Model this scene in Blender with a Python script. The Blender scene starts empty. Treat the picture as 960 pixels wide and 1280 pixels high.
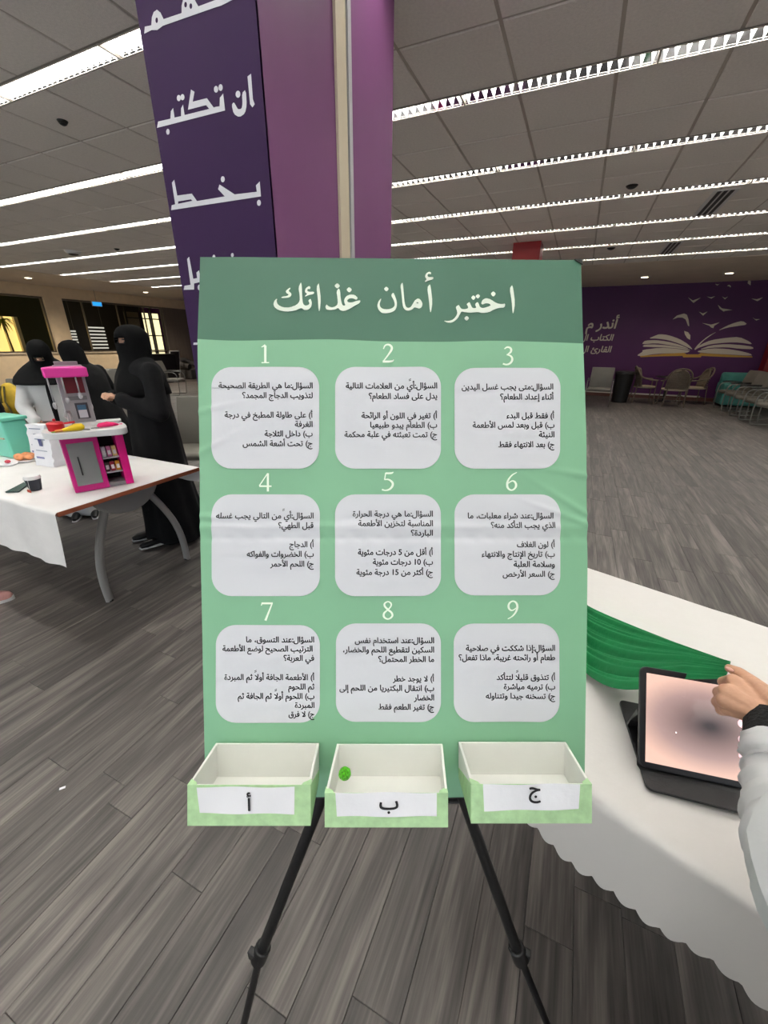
import bpy, bmesh, math, random, unicodedata
from mathutils import Vector, Matrix, geometry
random.seed(7)
PI = math.pi
sc = bpy.context.scene
COL = sc.collection

# ------------------------------------------------------------------ camera, world, exposure
F = 503.5
EYE = Vector((0, 0, 1.5))
_vy = Vector(((728-480)/F, -(431-640)/F, -1.0)).normalized()
_vx = -Vector(((-730-480)/F, -(417-640)/F, -1.0))
_vx = (_vx - _vy*_vx.dot(_vy)).normalized()
_vz = _vx.cross(_vy)
R3 = Matrix((_vx, _vy, _vz))                       # camera axes -> world
cam = bpy.data.objects.new('camera', bpy.data.cameras.new('camera'))
COL.objects.link(cam)
cam.matrix_world = Matrix.Translation(EYE) @ R3.to_4x4()
cam.data.sensor_fit = 'VERTICAL'; cam.data.sensor_height = 36; cam.data.lens = 36*F/1280
cam.data.clip_start = 0.02; cam.data.clip_end = 200
sc.camera = cam
sc.view_settings.view_transform = 'Standard'; sc.view_settings.look = 'None'
sc.view_settings.gamma = 1; sc.view_settings.exposure = 0.33
w = bpy.data.worlds.new('world'); sc.world = w; w.use_nodes = True
w.node_tree.nodes['Background'].inputs[0].default_value = (0.86, 0.93, 1.0, 1)
w.node_tree.nodes['Background'].inputs[1].default_value = 0.9  # even fill added through the open rear to lift ceiling and poster
LAMP = 46.0        # radiance of the tubes in the ceiling lights
LOUVRE = 2.0      # glow put into their cross blades, standing for tube light on them

def ray(x, y): return R3 @ Vector(((x-480)/F, -(y-640)/F, -1.0))
def atz(x, y, z): d = ray(x, y); return EYE + d*((z-EYE.z)/d.z)
def aty(x, y, Y): d = ray(x, y); return EYE + d*(Y/d.y)
def atx(x, y, X): d = ray(x, y); return EYE + d*(X/d.x)
def atd(x, y, dep): return EYE + ray(x, y)*dep
def pix(p):
    c = R3.transposed() @ (Vector(p)-EYE)
    if c.z > -0.05: return None
    return (480+F*c.x/-c.z, 640-F*c.y/-c.z, -c.z)

# ------------------------------------------------------------------ materials
def lin(c):
    c = c/255.0
    return c/12.92 if c <= 0.04045 else ((c+0.055)/1.055)**2.4
def rgb(r, g, b): return (lin(r), lin(g), lin(b), 1)
MATS = {}
def mat(name, col, rough=0.6, metal=0.0, var=0.0, vscale=8.0, bump=0.0, bscale=60.0, emit=0.0, stretch=None, coat=0.0, spec=0.5):
    if name in MATS: return MATS[name]
    m = bpy.data.materials.new(name); m.use_nodes = True; MATS[name] = m
    nt = m.node_tree; b = nt.nodes['Principled BSDF']
    c = rgb(*col)
    b.inputs['Base Color'].default_value = c; b.inputs['Roughness'].default_value = rough
    b.inputs['Metallic'].default_value = metal; b.inputs['Coat Weight'].default_value = coat
    b.inputs['Specular IOR Level'].default_value = spec
    geo = nt.nodes.new('ShaderNodeNewGeometry'); mp = nt.nodes.new('ShaderNodeMapping')
    nt.links.new(geo.outputs['Position'], mp.inputs[0])
    if stretch: mp.inputs['Scale'].default_value = stretch
    if var:
        n = nt.nodes.new('ShaderNodeTexNoise'); n.inputs['Scale'].default_value = vscale; n.inputs['Detail'].default_value = 4
        r = nt.nodes.new('ShaderNodeValToRGB')
        r.color_ramp.elements[0].position = 0.3; r.color_ramp.elements[1].position = 0.7
        r.color_ramp.elements[0].color = tuple(v*(1-var) for v in c[:3])+(1,)
        r.color_ramp.elements[1].color = tuple(min(1, v*(1+var)) for v in c[:3])+(1,)
        nt.links.new(mp.outputs[0], n.inputs[0]); nt.links.new(n.outputs[0], r.inputs[0]); nt.links.new(r.outputs[0], b.inputs['Base Color'])
    if bump:
        n2 = nt.nodes.new('ShaderNodeTexNoise'); n2.inputs['Scale'].default_value = bscale; n2.inputs['Detail'].default_value = 5
        bp = nt.nodes.new('ShaderNodeBump'); bp.inputs['Strength'].default_value = bump; bp.inputs['Distance'].default_value = 0.01
        nt.links.new(mp.outputs[0], n2.inputs[0]); nt.links.new(n2.outputs[0], bp.inputs['Height']); nt.links.new(bp.outputs[0], b.inputs['Normal'])
    if emit:
        b.inputs['Emission Color'].default_value = c; b.inputs['Emission Strength'].default_value = emit
    return m

# ------------------------------------------------------------------ object helpers
WM = {}       # world matrices of things
def thing(name, label, cat, loc=(0, 0, 0), rotz=0.0, group=None, rot=None):
    o = bpy.data.objects.new(name, None); COL.objects.link(o)
    M = Matrix.Translation(Vector(loc)) @ (rot.to_4x4() if rot else Matrix.Rotation(rotz, 4, 'Z'))
    o.matrix_world = M; WM[o.name] = M
    o.empty_display_size = 0.1
    return tag(o, label, cat, group)
def tag(o, label=None, cat=None, group=None, kind=None):
    if label: o['label'] = label
    if cat: o['category'] = cat
    if group: o['group'] = group
    if kind: o['kind'] = kind
    return o
def root_matrix(p):
    while p is not None and p.parent is not None: p = p.parent
    return WM.get(p.name, Matrix()) if p is not None else Matrix()

class MB:
    def __init__(s): s.v = []; s.f = []; s.m = []; s.cur = 0
    def add(s, vs, fs):
        n = len(s.v); s.v += [Vector(v) for v in vs]; s.f += [tuple(i+n for i in f) for f in fs]; s.m += [s.cur]*len(fs); return s
    def box(s, c, d, M=None):
        x, y, z = d[0]/2, d[1]/2, d[2]/2
        vs = [Vector((a*x, b*y, e*z)) for e in (-1, 1) for b in (-1, 1) for a in (-1, 1)]
        if M: vs = [M @ v for v in vs]
        vs = [v+Vector(c) for v in vs]
        return s.add(vs, [(0, 2, 3, 1), (4, 5, 7, 6), (0, 1, 5, 4), (2, 6, 7, 3), (0, 4, 6, 2), (1, 3, 7, 5)])
    def bb(s, x0, x1, y0, y1, z0, z1):
        return s.box(((x0+x1)/2, (y0+y1)/2, (z0+z1)/2), (abs(x1-x0), abs(y1-y0), abs(z1-z0)))
    def rings(s, rs, cap=True, closed=True):
        n = len(rs[0]); base = len(s.v); fs = []
        for i in range(len(rs)-1):
            for j in range(n if closed else n-1):
                a, b = i*n+j, i*n+(j+1) % n
                fs.append((a, b, b+n, a+n))
        if cap and closed:
            fs.append(tuple(range(n))[::-1]); fs.append(tuple((len(rs)-1)*n+k for k in range(n)))
        return s.add([p for r in rs for p in r], fs)
    def tube(s, path, r, n=10, cap=True, flat=1.0):
        path = [Vector(p) for p in path]; rs = []
        rr = r if isinstance(r, (list, tuple)) else [r]*len(path)
        t0 = (path[1]-path[0]).normalized(); up = Vector((0, 0, 1)) if abs(t0.z) < 0.9 else Vector((1, 0, 0))
        nn = t0.cross(up).normalized()
        for i, p in enumerate(path):
            t = (path[min(i+1, len(path)-1)]-path[max(i-1, 0)]).normalized()
            nn = (nn - t*nn.dot(t)).normalized(); bb = t.cross(nn)
            rs.append([p+nn*math.cos(a)*rr[i]+bb*math.sin(a)*rr[i]*flat for a in [2*PI*k/n for k in range(n)]])
        return s.rings(rs, cap)
    def lathe(s, prof, c=(0, 0, 0), n=20, sx=1, sy=1, cap=True):
        return s.rings([[Vector((c[0]+r*math.cos(2*PI*k/n)*sx, c[1]+r*math.sin(2*PI*k/n)*sy, c[2]+z)) for k in range(n)] for r, z in prof], cap)
    def ball(s, c, r, n=14, sc3=(1, 1, 1), M=None):
        rs = []
        for i in range(1, n):
            a = PI*i/n
            ring = []
            for k in range(n*2):
                v = Vector((math.sin(a)*math.cos(PI*k/n)*r*sc3[0], math.sin(a)*math.sin(PI*k/n)*r*sc3[1], -math.cos(a)*r*sc3[2]))
                ring.append((M @ v if M else v)+Vector(c))
            rs.append(ring)
        return s.rings(rs)
    def cap(s, p0, p1, r0, r1, n=12):
        p0, p1 = Vector(p0), Vector(p1)
        t = (p1-p0); L = t.length; t = t/L if L > 1e-6 else Vector((0, 0, 1))
        path = [p0-t*r0*0.98, p0-t*r0*0.8, p0-t*r0*0.4, p0, p1, p1+t*r1*0.4, p1+t*r1*0.8, p1+t*r1*0.98]
        return s.tube(path, [r0*0.2, r0*0.6, r0*0.917, r0, r1, r1*0.917, r1*0.6, r1*0.2], n)
    def prism(s, poly, fn, t):
        """polygon given in 2-D, fn maps (u,v,w) to 3-D"""
        n = len(poly)
        return s.add([fn(u, v, 0) for u, v in poly]+[fn(u, v, t) for u, v in poly],
                     [tuple(range(n))[::-1], tuple(range(n, 2*n))]+[(i, (i+1) % n, n+(i+1) % n, n+i) for i in range(n)])
    def obj(s, name, m, parent=None, smooth=False, world=True, bevel=0.0, seg=2):
        me = bpy.data.meshes.new(name)
        vs = s.v
        if parent is not None and world:
            I = root_matrix(parent).inverted(); vs = [I @ v for v in vs]
        me.from_pydata(vs, [], s.f); me.validate()
        for mm in (m if isinstance(m, (list, tuple)) else [m]): me.materials.append(mm)
        if isinstance(m, (list, tuple)) and len(me.polygons) == len(s.m): me.polygons.foreach_set('material_index', s.m)
        bm = bmesh.new(); bm.from_mesh(me); bmesh.ops.recalc_face_normals(bm, faces=bm.faces)
        bm.to_mesh(me); bm.free()
        o = bpy.data.objects.new(name, me); COL.objects.link(o)
        if parent is not None: o.parent = parent
        if bevel:
            b = o.modifiers.new('bevel', 'BEVEL'); b.width = bevel; b.segments = seg; b.limit_method = 'ANGLE'
        if smooth:
            me.polygons.foreach_set('use_smooth', [True]*len(me.polygons))
            if smooth != 2: me.set_sharp_from_angle(angle=math.radians(40))
        return o
def remesh(o, vox, it=4):
    md = o.modifiers.new('r', 'REMESH'); md.mode = 'VOXEL'; md.voxel_size = vox
    sm = o.modifiers.new('s', 'SMOOTH'); sm.iterations = it; sm.factor = 0.5
    dg = bpy.context.evaluated_depsgraph_get()
    me = bpy.data.meshes.new_from_object(o.evaluated_get(dg))
    o.modifiers.clear(); old = o.data; o.data = me; bpy.data.meshes.remove(old)
    me.polygons.foreach_set('use_smooth', [True]*len(me.polygons))
    return o
def copy_tree(o, parent=None):
    c = o.copy(); COL.objects.link(c)
    if parent is not None: c.parent = parent
    for ch in list(o.children): copy_tree(ch, c)
    return c
def place(root, loc, rz, label=None, first=False, group=None):
    r = root if first else copy_tree(root)
    r.matrix_world = Matrix.Translation(Vector(loc)) @ Matrix.Rotation(rz, 4, 'Z')
    if label: r['label'] = label
    if group: r['group'] = group
    WM[r.name] = r.matrix_world.copy()
    return r
def smooth_poly(pts, it=2, closed=True):
    for _ in range(it):
        q = []; n = len(pts)
        for i in range(n if closed else n-1):
            a, b = pts[i], pts[(i+1) % n]
            q += [(a[0]*.78+b[0]*.22, a[1]*.78+b[1]*.22), (a[0]*.22+b[0]*.78, a[1]*.22+b[1]*.78)]
        pts = q
    return pts
def fill2d(loops):
    """even-odd filled flat mesh from 2-D loops -> (verts2d, faces)"""
    cu = bpy.data.curves.new('t', 'CURVE'); cu.dimensions = '2D'; cu.fill_mode = 'BOTH'
    for lp in loops:
        sp = cu.splines.new('POLY'); sp.points.add(len(lp)-1)
        for i, p in enumerate(lp): sp.points[i].co = (p[0], p[1], 0, 1)
        sp.use_cyclic_u = True
    o = bpy.data.objects.new('t', cu); COL.objects.link(o)
    me = bpy.data.meshes.new_from_object(o.evaluated_get(bpy.context.evaluated_depsgraph_get()))
    vs = [(v.co.x, v.co.y) for v in me.vertices]; fs = [tuple(p.vertices) for p in me.polygons]
    bpy.data.objects.remove(o); bpy.data.curves.remove(cu); bpy.data.meshes.remove(me)
    return vs, fs
def stroke(pts, ws):
    """outline polygon of a pen stroke with varying width"""
    for _ in range(2):
        if len(pts) > 2:
            q, u = [pts[0]], [ws[0]]
            for i in range(len(pts)-1):
                a, b = pts[i], pts[i+1]; wa, wb = ws[i], ws[i+1]
                q += [(a[0]*.75+b[0]*.25, a[1]*.75+b[1]*.25), (a[0]*.25+b[0]*.75, a[1]*.25+b[1]*.75)]
                u += [wa*.75+wb*.25, wa*.25+wb*.75]
            q.append(pts[-1]); u.append(ws[-1]); pts, ws = q, u
    L, Rr = [], []
    for i, p in enumerate(pts):
        a = pts[max(i-1, 0)]; b = pts[min(i+1, len(pts)-1)]
        dx, dy = b[0]-a[0], b[1]-a[1]; l = math.hypot(dx, dy) or 1
        L.append((p[0]-dy/l*ws[i]/2, p[1]+dx/l*ws[i]/2)); Rr.append((p[0]+dy/l*ws[i]/2, p[1]-dx/l*ws[i]/2))
    return L+Rr[::-1]

# ------------------------------------------------------------------ Arabic shaping
FORMS = {}; LIG = {}
for cp in range(0xFE70, 0xFEFD):
    d = unicodedata.decomposition(chr(cp)).split()
    if len(d) == 2 and d[0][0] == '<': FORMS.setdefault(chr(int(d[1], 16)), {})[d[0][1:-1]] = chr(cp)
    elif len(d) == 3 and d[1] == '0644': LIG.setdefault(chr(int(d[2], 16)), {})[d[0][1:-1]] = chr(cp)
MARKS = '\u064b\u0651\u064e'
def shape(t):
    out = []; i = 0; prev = False          # prev: previous letter can join on its left
    base = [c for c in t if c not in MARKS]
    t2 = ''.join(base)
    while i < len(t2):
        c = t2[i]
        if c in FORMS:
            if c == '\u0644' and i+1 < len(t2) and t2[i+1] in LIG:
                out.append(LIG[t2[i+1]]['final' if prev else 'isolated']); prev = False; i += 2; continue
            f = FORMS[c]; nxt = t2[i+1] if i+1 < len(t2) else ' '
            nj = nxt in FORMS and 'final' in FORMS[nxt]
            can = 'initial' in f
            k = ('medial' if prev and can and nj else 'final' if prev and 'final' in f else 'initial' if can and nj else 'isolated')
            out.append(f[k]); prev = can and nj
        else:
            out.append({'(': ')', ')': '('}.get(c, c)); prev = False
        i += 1
    vis = out[::-1]; res = []; i = 0
    while i < len(vis):
        if vis[i].isdigit():
            j = i
            while j < len(vis) and vis[j].isdigit(): j += 1
            res += vis[i:j][::-1]; i = j
        else: res.append(vis[i]); i += 1
    return ''.join(res)
TXT = {}
def inside(p, poly):
    c = False; n = len(poly)
    for i in range(n):
        a, b = poly[i], poly[i-1]
        if (a[1] > p[1]) != (b[1] > p[1]) and p[0] < (b[0]-a[0])*(p[1]-a[1])/(b[1]-a[1])+a[0]: c = not c
    return c
def text2d(t, bold=0.012):
    """shaped line of text as flat 2-D faces, right edge at x=0; overlapping glyph contours are filled one by one"""
    if (t, bold) in TXT: return TXT[(t, bold)]
    cu = bpy.data.curves.new('t', 'FONT'); cu.body = shape(t); cu.space_character = 0.965; cu.space_word = 1.15
    o = bpy.data.objects.new('t', cu); COL.objects.link(o)
    dg = bpy.context.evaluated_depsgraph_get(); oc = o.evaluated_get(dg).to_curve(dg)
    loops = []
    for sp in oc.splines:
        pts = []
        if sp.type == 'BEZIER':
            bp = sp.bezier_points; n = len(bp)
            for i in range(n):
                p, q = bp[i], bp[(i+1) % n]
                straight = (p.handle_right-p.co).cross(q.co-p.co).length < 1e-5 and (q.handle_left-q.co).cross(q.co-p.co).length < 1e-5
                seg = geometry.interpolate_bezier(p.co, p.handle_right, q.handle_left, q.co, 2 if straight else 5)
                pts += [(v.x, v.y) for v in seg[:-1]]
        else: pts = [(v.co.x, v.co.y) for v in sp.points]
        if len(pts) > 2: loops.append(pts)
    o.to_curve_clear() if hasattr(o, 'to_curve_clear') else None
    bpy.data.objects.remove(o); bpy.data.curves.remove(cu)
    def area(l): return sum(l[i-1][0]*l[i][1]-l[i][0]*l[i-1][1] for i in range(len(l)))/2
    ar = [area(l) for l in loops]
    sg = 1 if ar[max(range(len(ar)), key=lambda i: abs(ar[i]))] > 0 else -1
    outer = [i for i in range(len(loops)) if ar[i]*sg > 0]; own = {i: [] for i in outer}
    def share(i, k): return sum(inside(p, loops[k]) for p in loops[i])/len(loops[i])
    for i in range(len(loops)):
        if ar[i]*sg <= 0:
            best = max(outer, key=lambda k: (share(i, k), -abs(ar[k])))
            if share(i, best) > .5: own[best].append(i)
            else: own[i] = []                # a glyph whose contours run the other way round
    flipped = [i for i in own if ar[i]*sg <= 0]; outer += flipped
    for i in list(outer):
        if i in flipped: continue
        for k in flipped:
            if abs(ar[i]) < abs(ar[k]) and share(i, k) > .9: own[k].append(i); outer.remove(i); break
    vs, fs = [], []
    for k in outer:
        ll = [[Vector((x, y, 0)) for x, y in loops[i]] for i in [k]+own[k]]
        n = len(vs); vs += [(v.x, v.y) for l in ll for v in l]; fs += [tuple(i+n for i in f) for f in geometry.tessellate_polygon(ll)]
    if bold:
        for l in loops:
            for i in range(len(l)):
                a, b = l[i-1], l[i]; dx, dy = b[0]-a[0], b[1]-a[1]; d = math.hypot(dx, dy)
                if d < 1e-6: continue
                ux, uy = dx/d*bold, dy/d*bold; n = len(vs)
                vs += [(a[0]-ux*.4-uy, a[1]-uy*.4+ux), (a[0]-ux*.4+uy, a[1]-uy*.4-ux), (b[0]+ux*.4+uy, b[1]+uy*.4-ux), (b[0]+ux*.4-uy, b[1]+uy*.4+ux)]; fs.append((n, n+1, n+2, n+3))
    x1 = max(v[0] for v in vs); x0 = min(v[0] for v in vs)
    TXT[(t, bold)] = ([(x-x1, y) for x, y in vs], fs, x1-x0)
    return TXT[(t, bold)]

# ------------------------------------------------------------------ shared materials
M_white = mat('white_plastic', (225, 225, 224), 0.4)
M_paper = mat('white_paper', (232, 232, 236), 0.75, var=0.03, vscale=9, bump=0.25, bscale=25)
M_black = mat('black_plastic', (14, 14, 15), 0.45)
M_chrome = mat('satin_chrome', (128, 127, 124), 0.35, 0.9)
M_darkmetal = mat('dark_metal', (60, 58, 56), 0.35, 0.8)
M_grey_up = mat('grey_upholstery', (98, 94, 86), 0.5, var=0.06, vscale=6, bump=0.1)
M_skin = mat('skin', (190, 145, 118), 0.5, var=0.08, vscale=40, bump=0.15, bscale=180)
M_abaya = mat('black_cloth', (15, 15, 17), 0.85, var=0.2, vscale=10, bump=0.3, bscale=30, spec=0.2)
M_veil = mat('black_veil_cloth', (11, 11, 12), 0.9, spec=0.15)
M_coat = mat('white_coat_cloth', (205, 205, 205), 0.8, bump=0.3, bscale=15)

CEIL = 3.1
XL, XR, YB, YF = -16.0, 9.0, 15.0, -4.0
# ================================================================== FLOOR
def floor_material():
    m = bpy.data.materials.new('grey_oak_planks'); m.use_nodes = True; nt = m.node_tree; b = nt.nodes['Principled BSDF']
    N = nt.nodes.new; Lk = nt.links.new
    at = N('ShaderNodeAttribute'); at.attribute_name = 'tone'; at.attribute_type = 'GEOMETRY'
    geo = N('ShaderNodeNewGeometry')
    mul = N('ShaderNodeMath'); mul.operation = 'MULTIPLY'; mul.inputs[1].default_value = 37.0; Lk(at.outputs['Fac'], mul.inputs[0])
    cb = N('ShaderNodeCombineXYZ'); Lk(mul.outputs[0], cb.inputs[0]); Lk(mul.outputs[0], cb.inputs[2])
    ad = N('ShaderNodeVectorMath'); Lk(geo.outputs['Position'], ad.inputs[0]); Lk(cb.outputs[0], ad.inputs[1])
    mp = N('ShaderNodeMapping'); mp.inputs['Scale'].default_value = (16, 1.3, 16); Lk(ad.outputs[0], mp.inputs[0])
    n1 = N('ShaderNodeTexNoise'); n1.inputs['Scale'].default_value = 1.0; n1.inputs['Detail'].default_value = 6; n1.inputs['Distortion'].default_value = 1.3; Lk(mp.outputs[0], n1.inputs[0])
    mp2 = N('ShaderNodeMapping'); mp2.inputs['Scale'].default_value = (150, 5, 1); Lk(ad.outputs[0], mp2.inputs[0])
    n2 = N('ShaderNodeTexNoise'); n2.inputs['Scale'].default_value = 1.0; n2.inputs['Detail'].default_value = 3; Lk(mp2.outputs[0], n2.inputs[0])
    mx = N('ShaderNodeMix'); mx.data_type = 'FLOAT'; mx.inputs[0].default_value = 0.3; Lk(n1.outputs[0], mx.inputs[2]); Lk(n2.outputs[0], mx.inputs[3])
    rp = N('ShaderNodeValToRGB'); e = rp.color_ramp.elements
    e[0].position = 0.32; e[0].color = rgb(46, 42, 41); e[1].position = 0.68; e[1].color = rgb(115, 108, 103)
    k = rp.color_ramp.elements.new(0.48); k.color = rgb(77, 72, 69)
    Lk(mx.outputs[0], rp.inputs[0])
    hs = N('ShaderNodeHueSaturation'); mr = N('ShaderNodeMapRange'); mr.inputs[3].default_value = 0.78; mr.inputs[4].default_value = 1.18
    Lk(at.outputs['Fac'], mr.inputs[0]); Lk(mr.outputs[0], hs.inputs['Value']); Lk(rp.outputs[0], hs.inputs['Color']); Lk(hs.outputs[0], b.inputs['Base Color'])
    rr = N('ShaderNodeMapRange'); rr.inputs[3].default_value = 0.42; rr.inputs[4].default_value = 0.6; Lk(n1.outputs[0], rr.inputs[0]); Lk(rr.outputs[0], b.inputs['Roughness'])
    bp = N('ShaderNodeBump'); bp.inputs['Strength'].default_value = 0.15; bp.inputs['Distance'].default_value = 0.002; Lk(n2.outputs[0], bp.inputs['Height']); Lk(bp.outputs[0], b.inputs['Normal'])
    return m
M_floor = floor_material()
fl = MB(); fl.bb(XL-4, XR, YF, YB+.1, -0.2, -0.012)
floor = fl.obj('floor', mat('dark_joint', (58, 53, 50), 0.9)); tag(floor, kind='structure')
PW, PL = 0.125, 0.92
planks = []
ix = 0; x = XL
while x < XR-1e-6:
    off = random.random()*PL; y = YF-off
    while y < YB:
        y0, y1 = max(y, YF), min(y+PL, YB)
        if y1-y0 > 0.03: planks.append((x, x+PW, y0, y1, random.random()))
        y += PL
    x += PW
def plank_key(p):
    q = pix(((p[0]+p[1])/2, (p[2]+p[3])/2, 0))
    if q is None or q[0] < -60 or q[0] > 1020 or q[1] > 1360 or q[1] < 0: return 1e9
    return q[2]
planks.sort(key=plank_key)
def set_tone(o, vals):
    a = o.data.attributes.new('tone', 'FLOAT', 'FACE'); a.data.foreach_set('value', vals)
g = 0.0005
def plank_mb(mb, p):
    x0, x1, y0, y1 = p[0]+g, p[1]-g, p[2]+g, p[3]-g
    e = 0.0012
    vs = [(x0, y0, -.011), (x1, y0, -.011), (x1, y1, -.011), (x0, y1, -.011), (x0, y0, -e), (x1, y0, -e), (x1, y1, -e), (x0, y1, -e),
          (x0+e, y0+e, 0), (x1-e, y0+e, 0), (x1-e, y1-e, 0), (x0+e, y1-e, 0)]
    mb.add(vs, [(0, 1, 5, 4), (1, 2, 6, 5), (2, 3, 7, 6), (3, 0, 4, 7), (4, 5, 9, 8), (5, 6, 10, 9), (6, 7, 11, 10), (7, 4, 8, 11), (8, 9, 10, 11)])
for p in planks[:300]:
    mb = MB(); plank_mb(mb, p); o = mb.obj('plank', M_floor, floor); set_tone(o, [p[4]]*9)
mb = MB(); tv = []
for p in planks[300:]:
    plank_mb(mb, p); tv += [p[4]]*9
o = mb.obj('plank_field', M_floor, floor); set_tone(o, tv); tag(o, kind='stuff')

# ================================================================== CEILING
M_tile = mat('ceiling_tile_board', (240, 234, 226), 0.85, var=0.05, vscale=60, bump=0.5, bscale=220)
M_grid = mat('ceiling_grid_metal', (190, 180, 168), 0.45)
LX0, LX1 = -13.1, XR                     # extent of the lay-in ceiling
ROW0, PITCH = 2.32, 1.35
rows = [ROW0+PITCH*k for k in range(-4, 7)]
YC0, YC1 = rows[0]-0.075-1.2, rows[-1]+0.075+0.6
CX0, CX1, CY0, CY1 = -1.673, -1.142, 1.49, 2.60    # the big purple column
cl = MB(); cl.bb(XL-4, XR, YF, YB+.1, CEIL+0.1, CEIL+0.3)
ceiling = cl.obj('ceiling', mat('ceiling_void', (70, 66, 62), 0.9)); tag(ceiling, kind='structure')
gx = [-0.093+0.6*k for k in range(-22, 16)]
gx = [LX0]+[v for v in gx if LX0+.05 < v < LX1-.05]+[LX1]
cells = []
gy = []
for r in rows: gy += [(r+0.075, r+0.675), (r+0.675, r+1.275)]
gy = [c for c in gy if c[1] < YC1+.01]
gy = [(rows[0]-0.675, rows[0]-0.075), (rows[0]-1.275, rows[0]-0.675)]+gy
for a, b in zip(gx, gx[1:]):
    for c, d in gy:
        if a > CX0-.01 and b < CX1+.01 and c > CY0-.01 and d < CY1+.01: continue
        cells.append((a, b, c, d))
def cell_key(p):
    q = pix(((p[0]+p[1])/2, (p[2]+p[3])/2, CEIL))
    if q is None or q[0] < -90 or q[0] > 1050 or q[1] < -90 or q[1] > 420: return 1e9
    return q[2]
cells.sort(key=cell_key)
def tile_mb(mb, p):
    x0, x1, y0, y1 = p[0]+.011, p[1]-.011, p[2]+.011, p[3]-.011; z = CEIL; e = 0.004
    vs = [(x0, y0, z+.012), (x1, y0, z+.012), (x1, y1, z+.012), (x0, y1, z+.012), (x0, y0, z+e), (x1, y0, z+e), (x1, y1, z+e), (x0, y1, z+e),
          (x0+e, y0+e, z), (x1-e, y0+e, z), (x1-e, y1-e, z), (x0+e, y1-e, z)]
    mb.add(vs, [(0, 1, 5, 4), (1, 2, 6, 5), (2, 3, 7, 6), (3, 0, 4, 7), (4, 5, 9, 8), (5, 6, 10, 9), (6, 7, 11, 10), (7, 4, 8, 11), (8, 9, 10, 11)])
for p in cells[:300]:
    mb = MB(); tile_mb(mb, p); mb.obj('ceiling_tile', M_tile, ceiling)
mb = MB()
for p in cells[300:]: tile_mb(mb, p)
tag(mb.obj('tile_field', M_tile, ceiling), kind='stuff')
mb = MB()
yg = sorted(set(round(v, 3) for c in gy for v in c))
for a in gx:
    for c, d in gy: mb.bb(a-.013, a+.013, c, d, CEIL+.007, CEIL+.02)
for v in yg: mb.bb(LX0, LX1, v-.012, v+.012, CEIL+.008, CEIL+.021)
tag(mb.obj('grid_bars', M_grid, ceiling), kind='stuff')
# plasterboard margins round the lay-in ceiling
M_gyp = mat('plasterboard', (226, 212, 194), 0.8, var=0.04, vscale=2)
mb = MB(); mb.bb(XL-4, XR, YC1, YB, CEIL-.005, CEIL+.1); tag(mb.obj('trim_1', M_gyp), kind='structure')
mb = MB(); mb.bb(XL-4, LX0, YF, YC1, CEIL-.005, CEIL+.1); tag(mb.obj('trim_2', M_gyp), kind='structure')

# ---- recessed louvre lights
M_lamp = mat('lit_tube', (255, 253, 246), emit=LAMP)
M_louv = mat('glowing_louvre_blade', (250, 250, 248), 0.5, emit=LOUVRE)  # blades are no lamps; the light on them is given as emission
M_refl = mat('mirror_reflector', (185, 186, 190), 0.06, 1.0)
def light_meshes(L):
    n = int(round(L/0.06))
    h = MB()
    for s in (-1, 1):
        h.add([(0, s*.070, 0), (L, s*.070, 0), (L, s*.038, .048), (0, s*.038, .048)], [(0, 1, 2, 3)])
        h.cur = 0
    rim = MB()
    for s in (-1, 1): rim.bb(0, L, s*.070-.004 if s < 0 else .066, s*.070+.004 if s < 0 else .074, -.003, .0005)
    rim.bb(0, .006, -.072, .072, -.002, .05); rim.bb(L-.006, L, -.072, .072, -.002, .05)
    lv = MB()
    for i in range(n):
        x = (i+.5)*L/n
        yb, yt = .0685, .0405
        lv.add([(x-.0015, -yb, .002), (x+.0015, -yb, .002), (x+.014, -yt, .046), (x-.014, -yt, .046),
                (x-.0015, yb, .002), (x+.0015, yb, .002), (x+.014, yt, .046), (x-.014, yt, .046)],
               [(0, 4, 5, 1), (1, 5, 6, 2), (3, 7, 4, 0)])
    lp = MB(); lp.bb(.01, L-.01, -.038, .038, .048, .052)
    return rim, h, lv, lp
def make_light(L, label):
    rim, h, lv, lp = light_meshes(L)
    t = thing('ceiling_light', label, 'ceiling light')
    rim.obj('frame', M_grid, t, world=False)
    h.obj('reflector', M_refl, t, world=False)
    tag(lv.obj('louvre_blades', M_louv, t, world=False), kind='stuff')
    lp.obj('lamp_tube', M_lamp, t, world=False)
    return t
proto = {}
NTH = ['first', 'second', 'third', 'fourth', 'fifth', 'sixth', 'seventh', 'eighth', 'ninth', 'tenth', 'eleventh', 'twelfth']
ORD = ['nearest', 'second', 'third', 'fourth', 'fifth', 'sixth', 'seventh', 'eighth']
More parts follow.
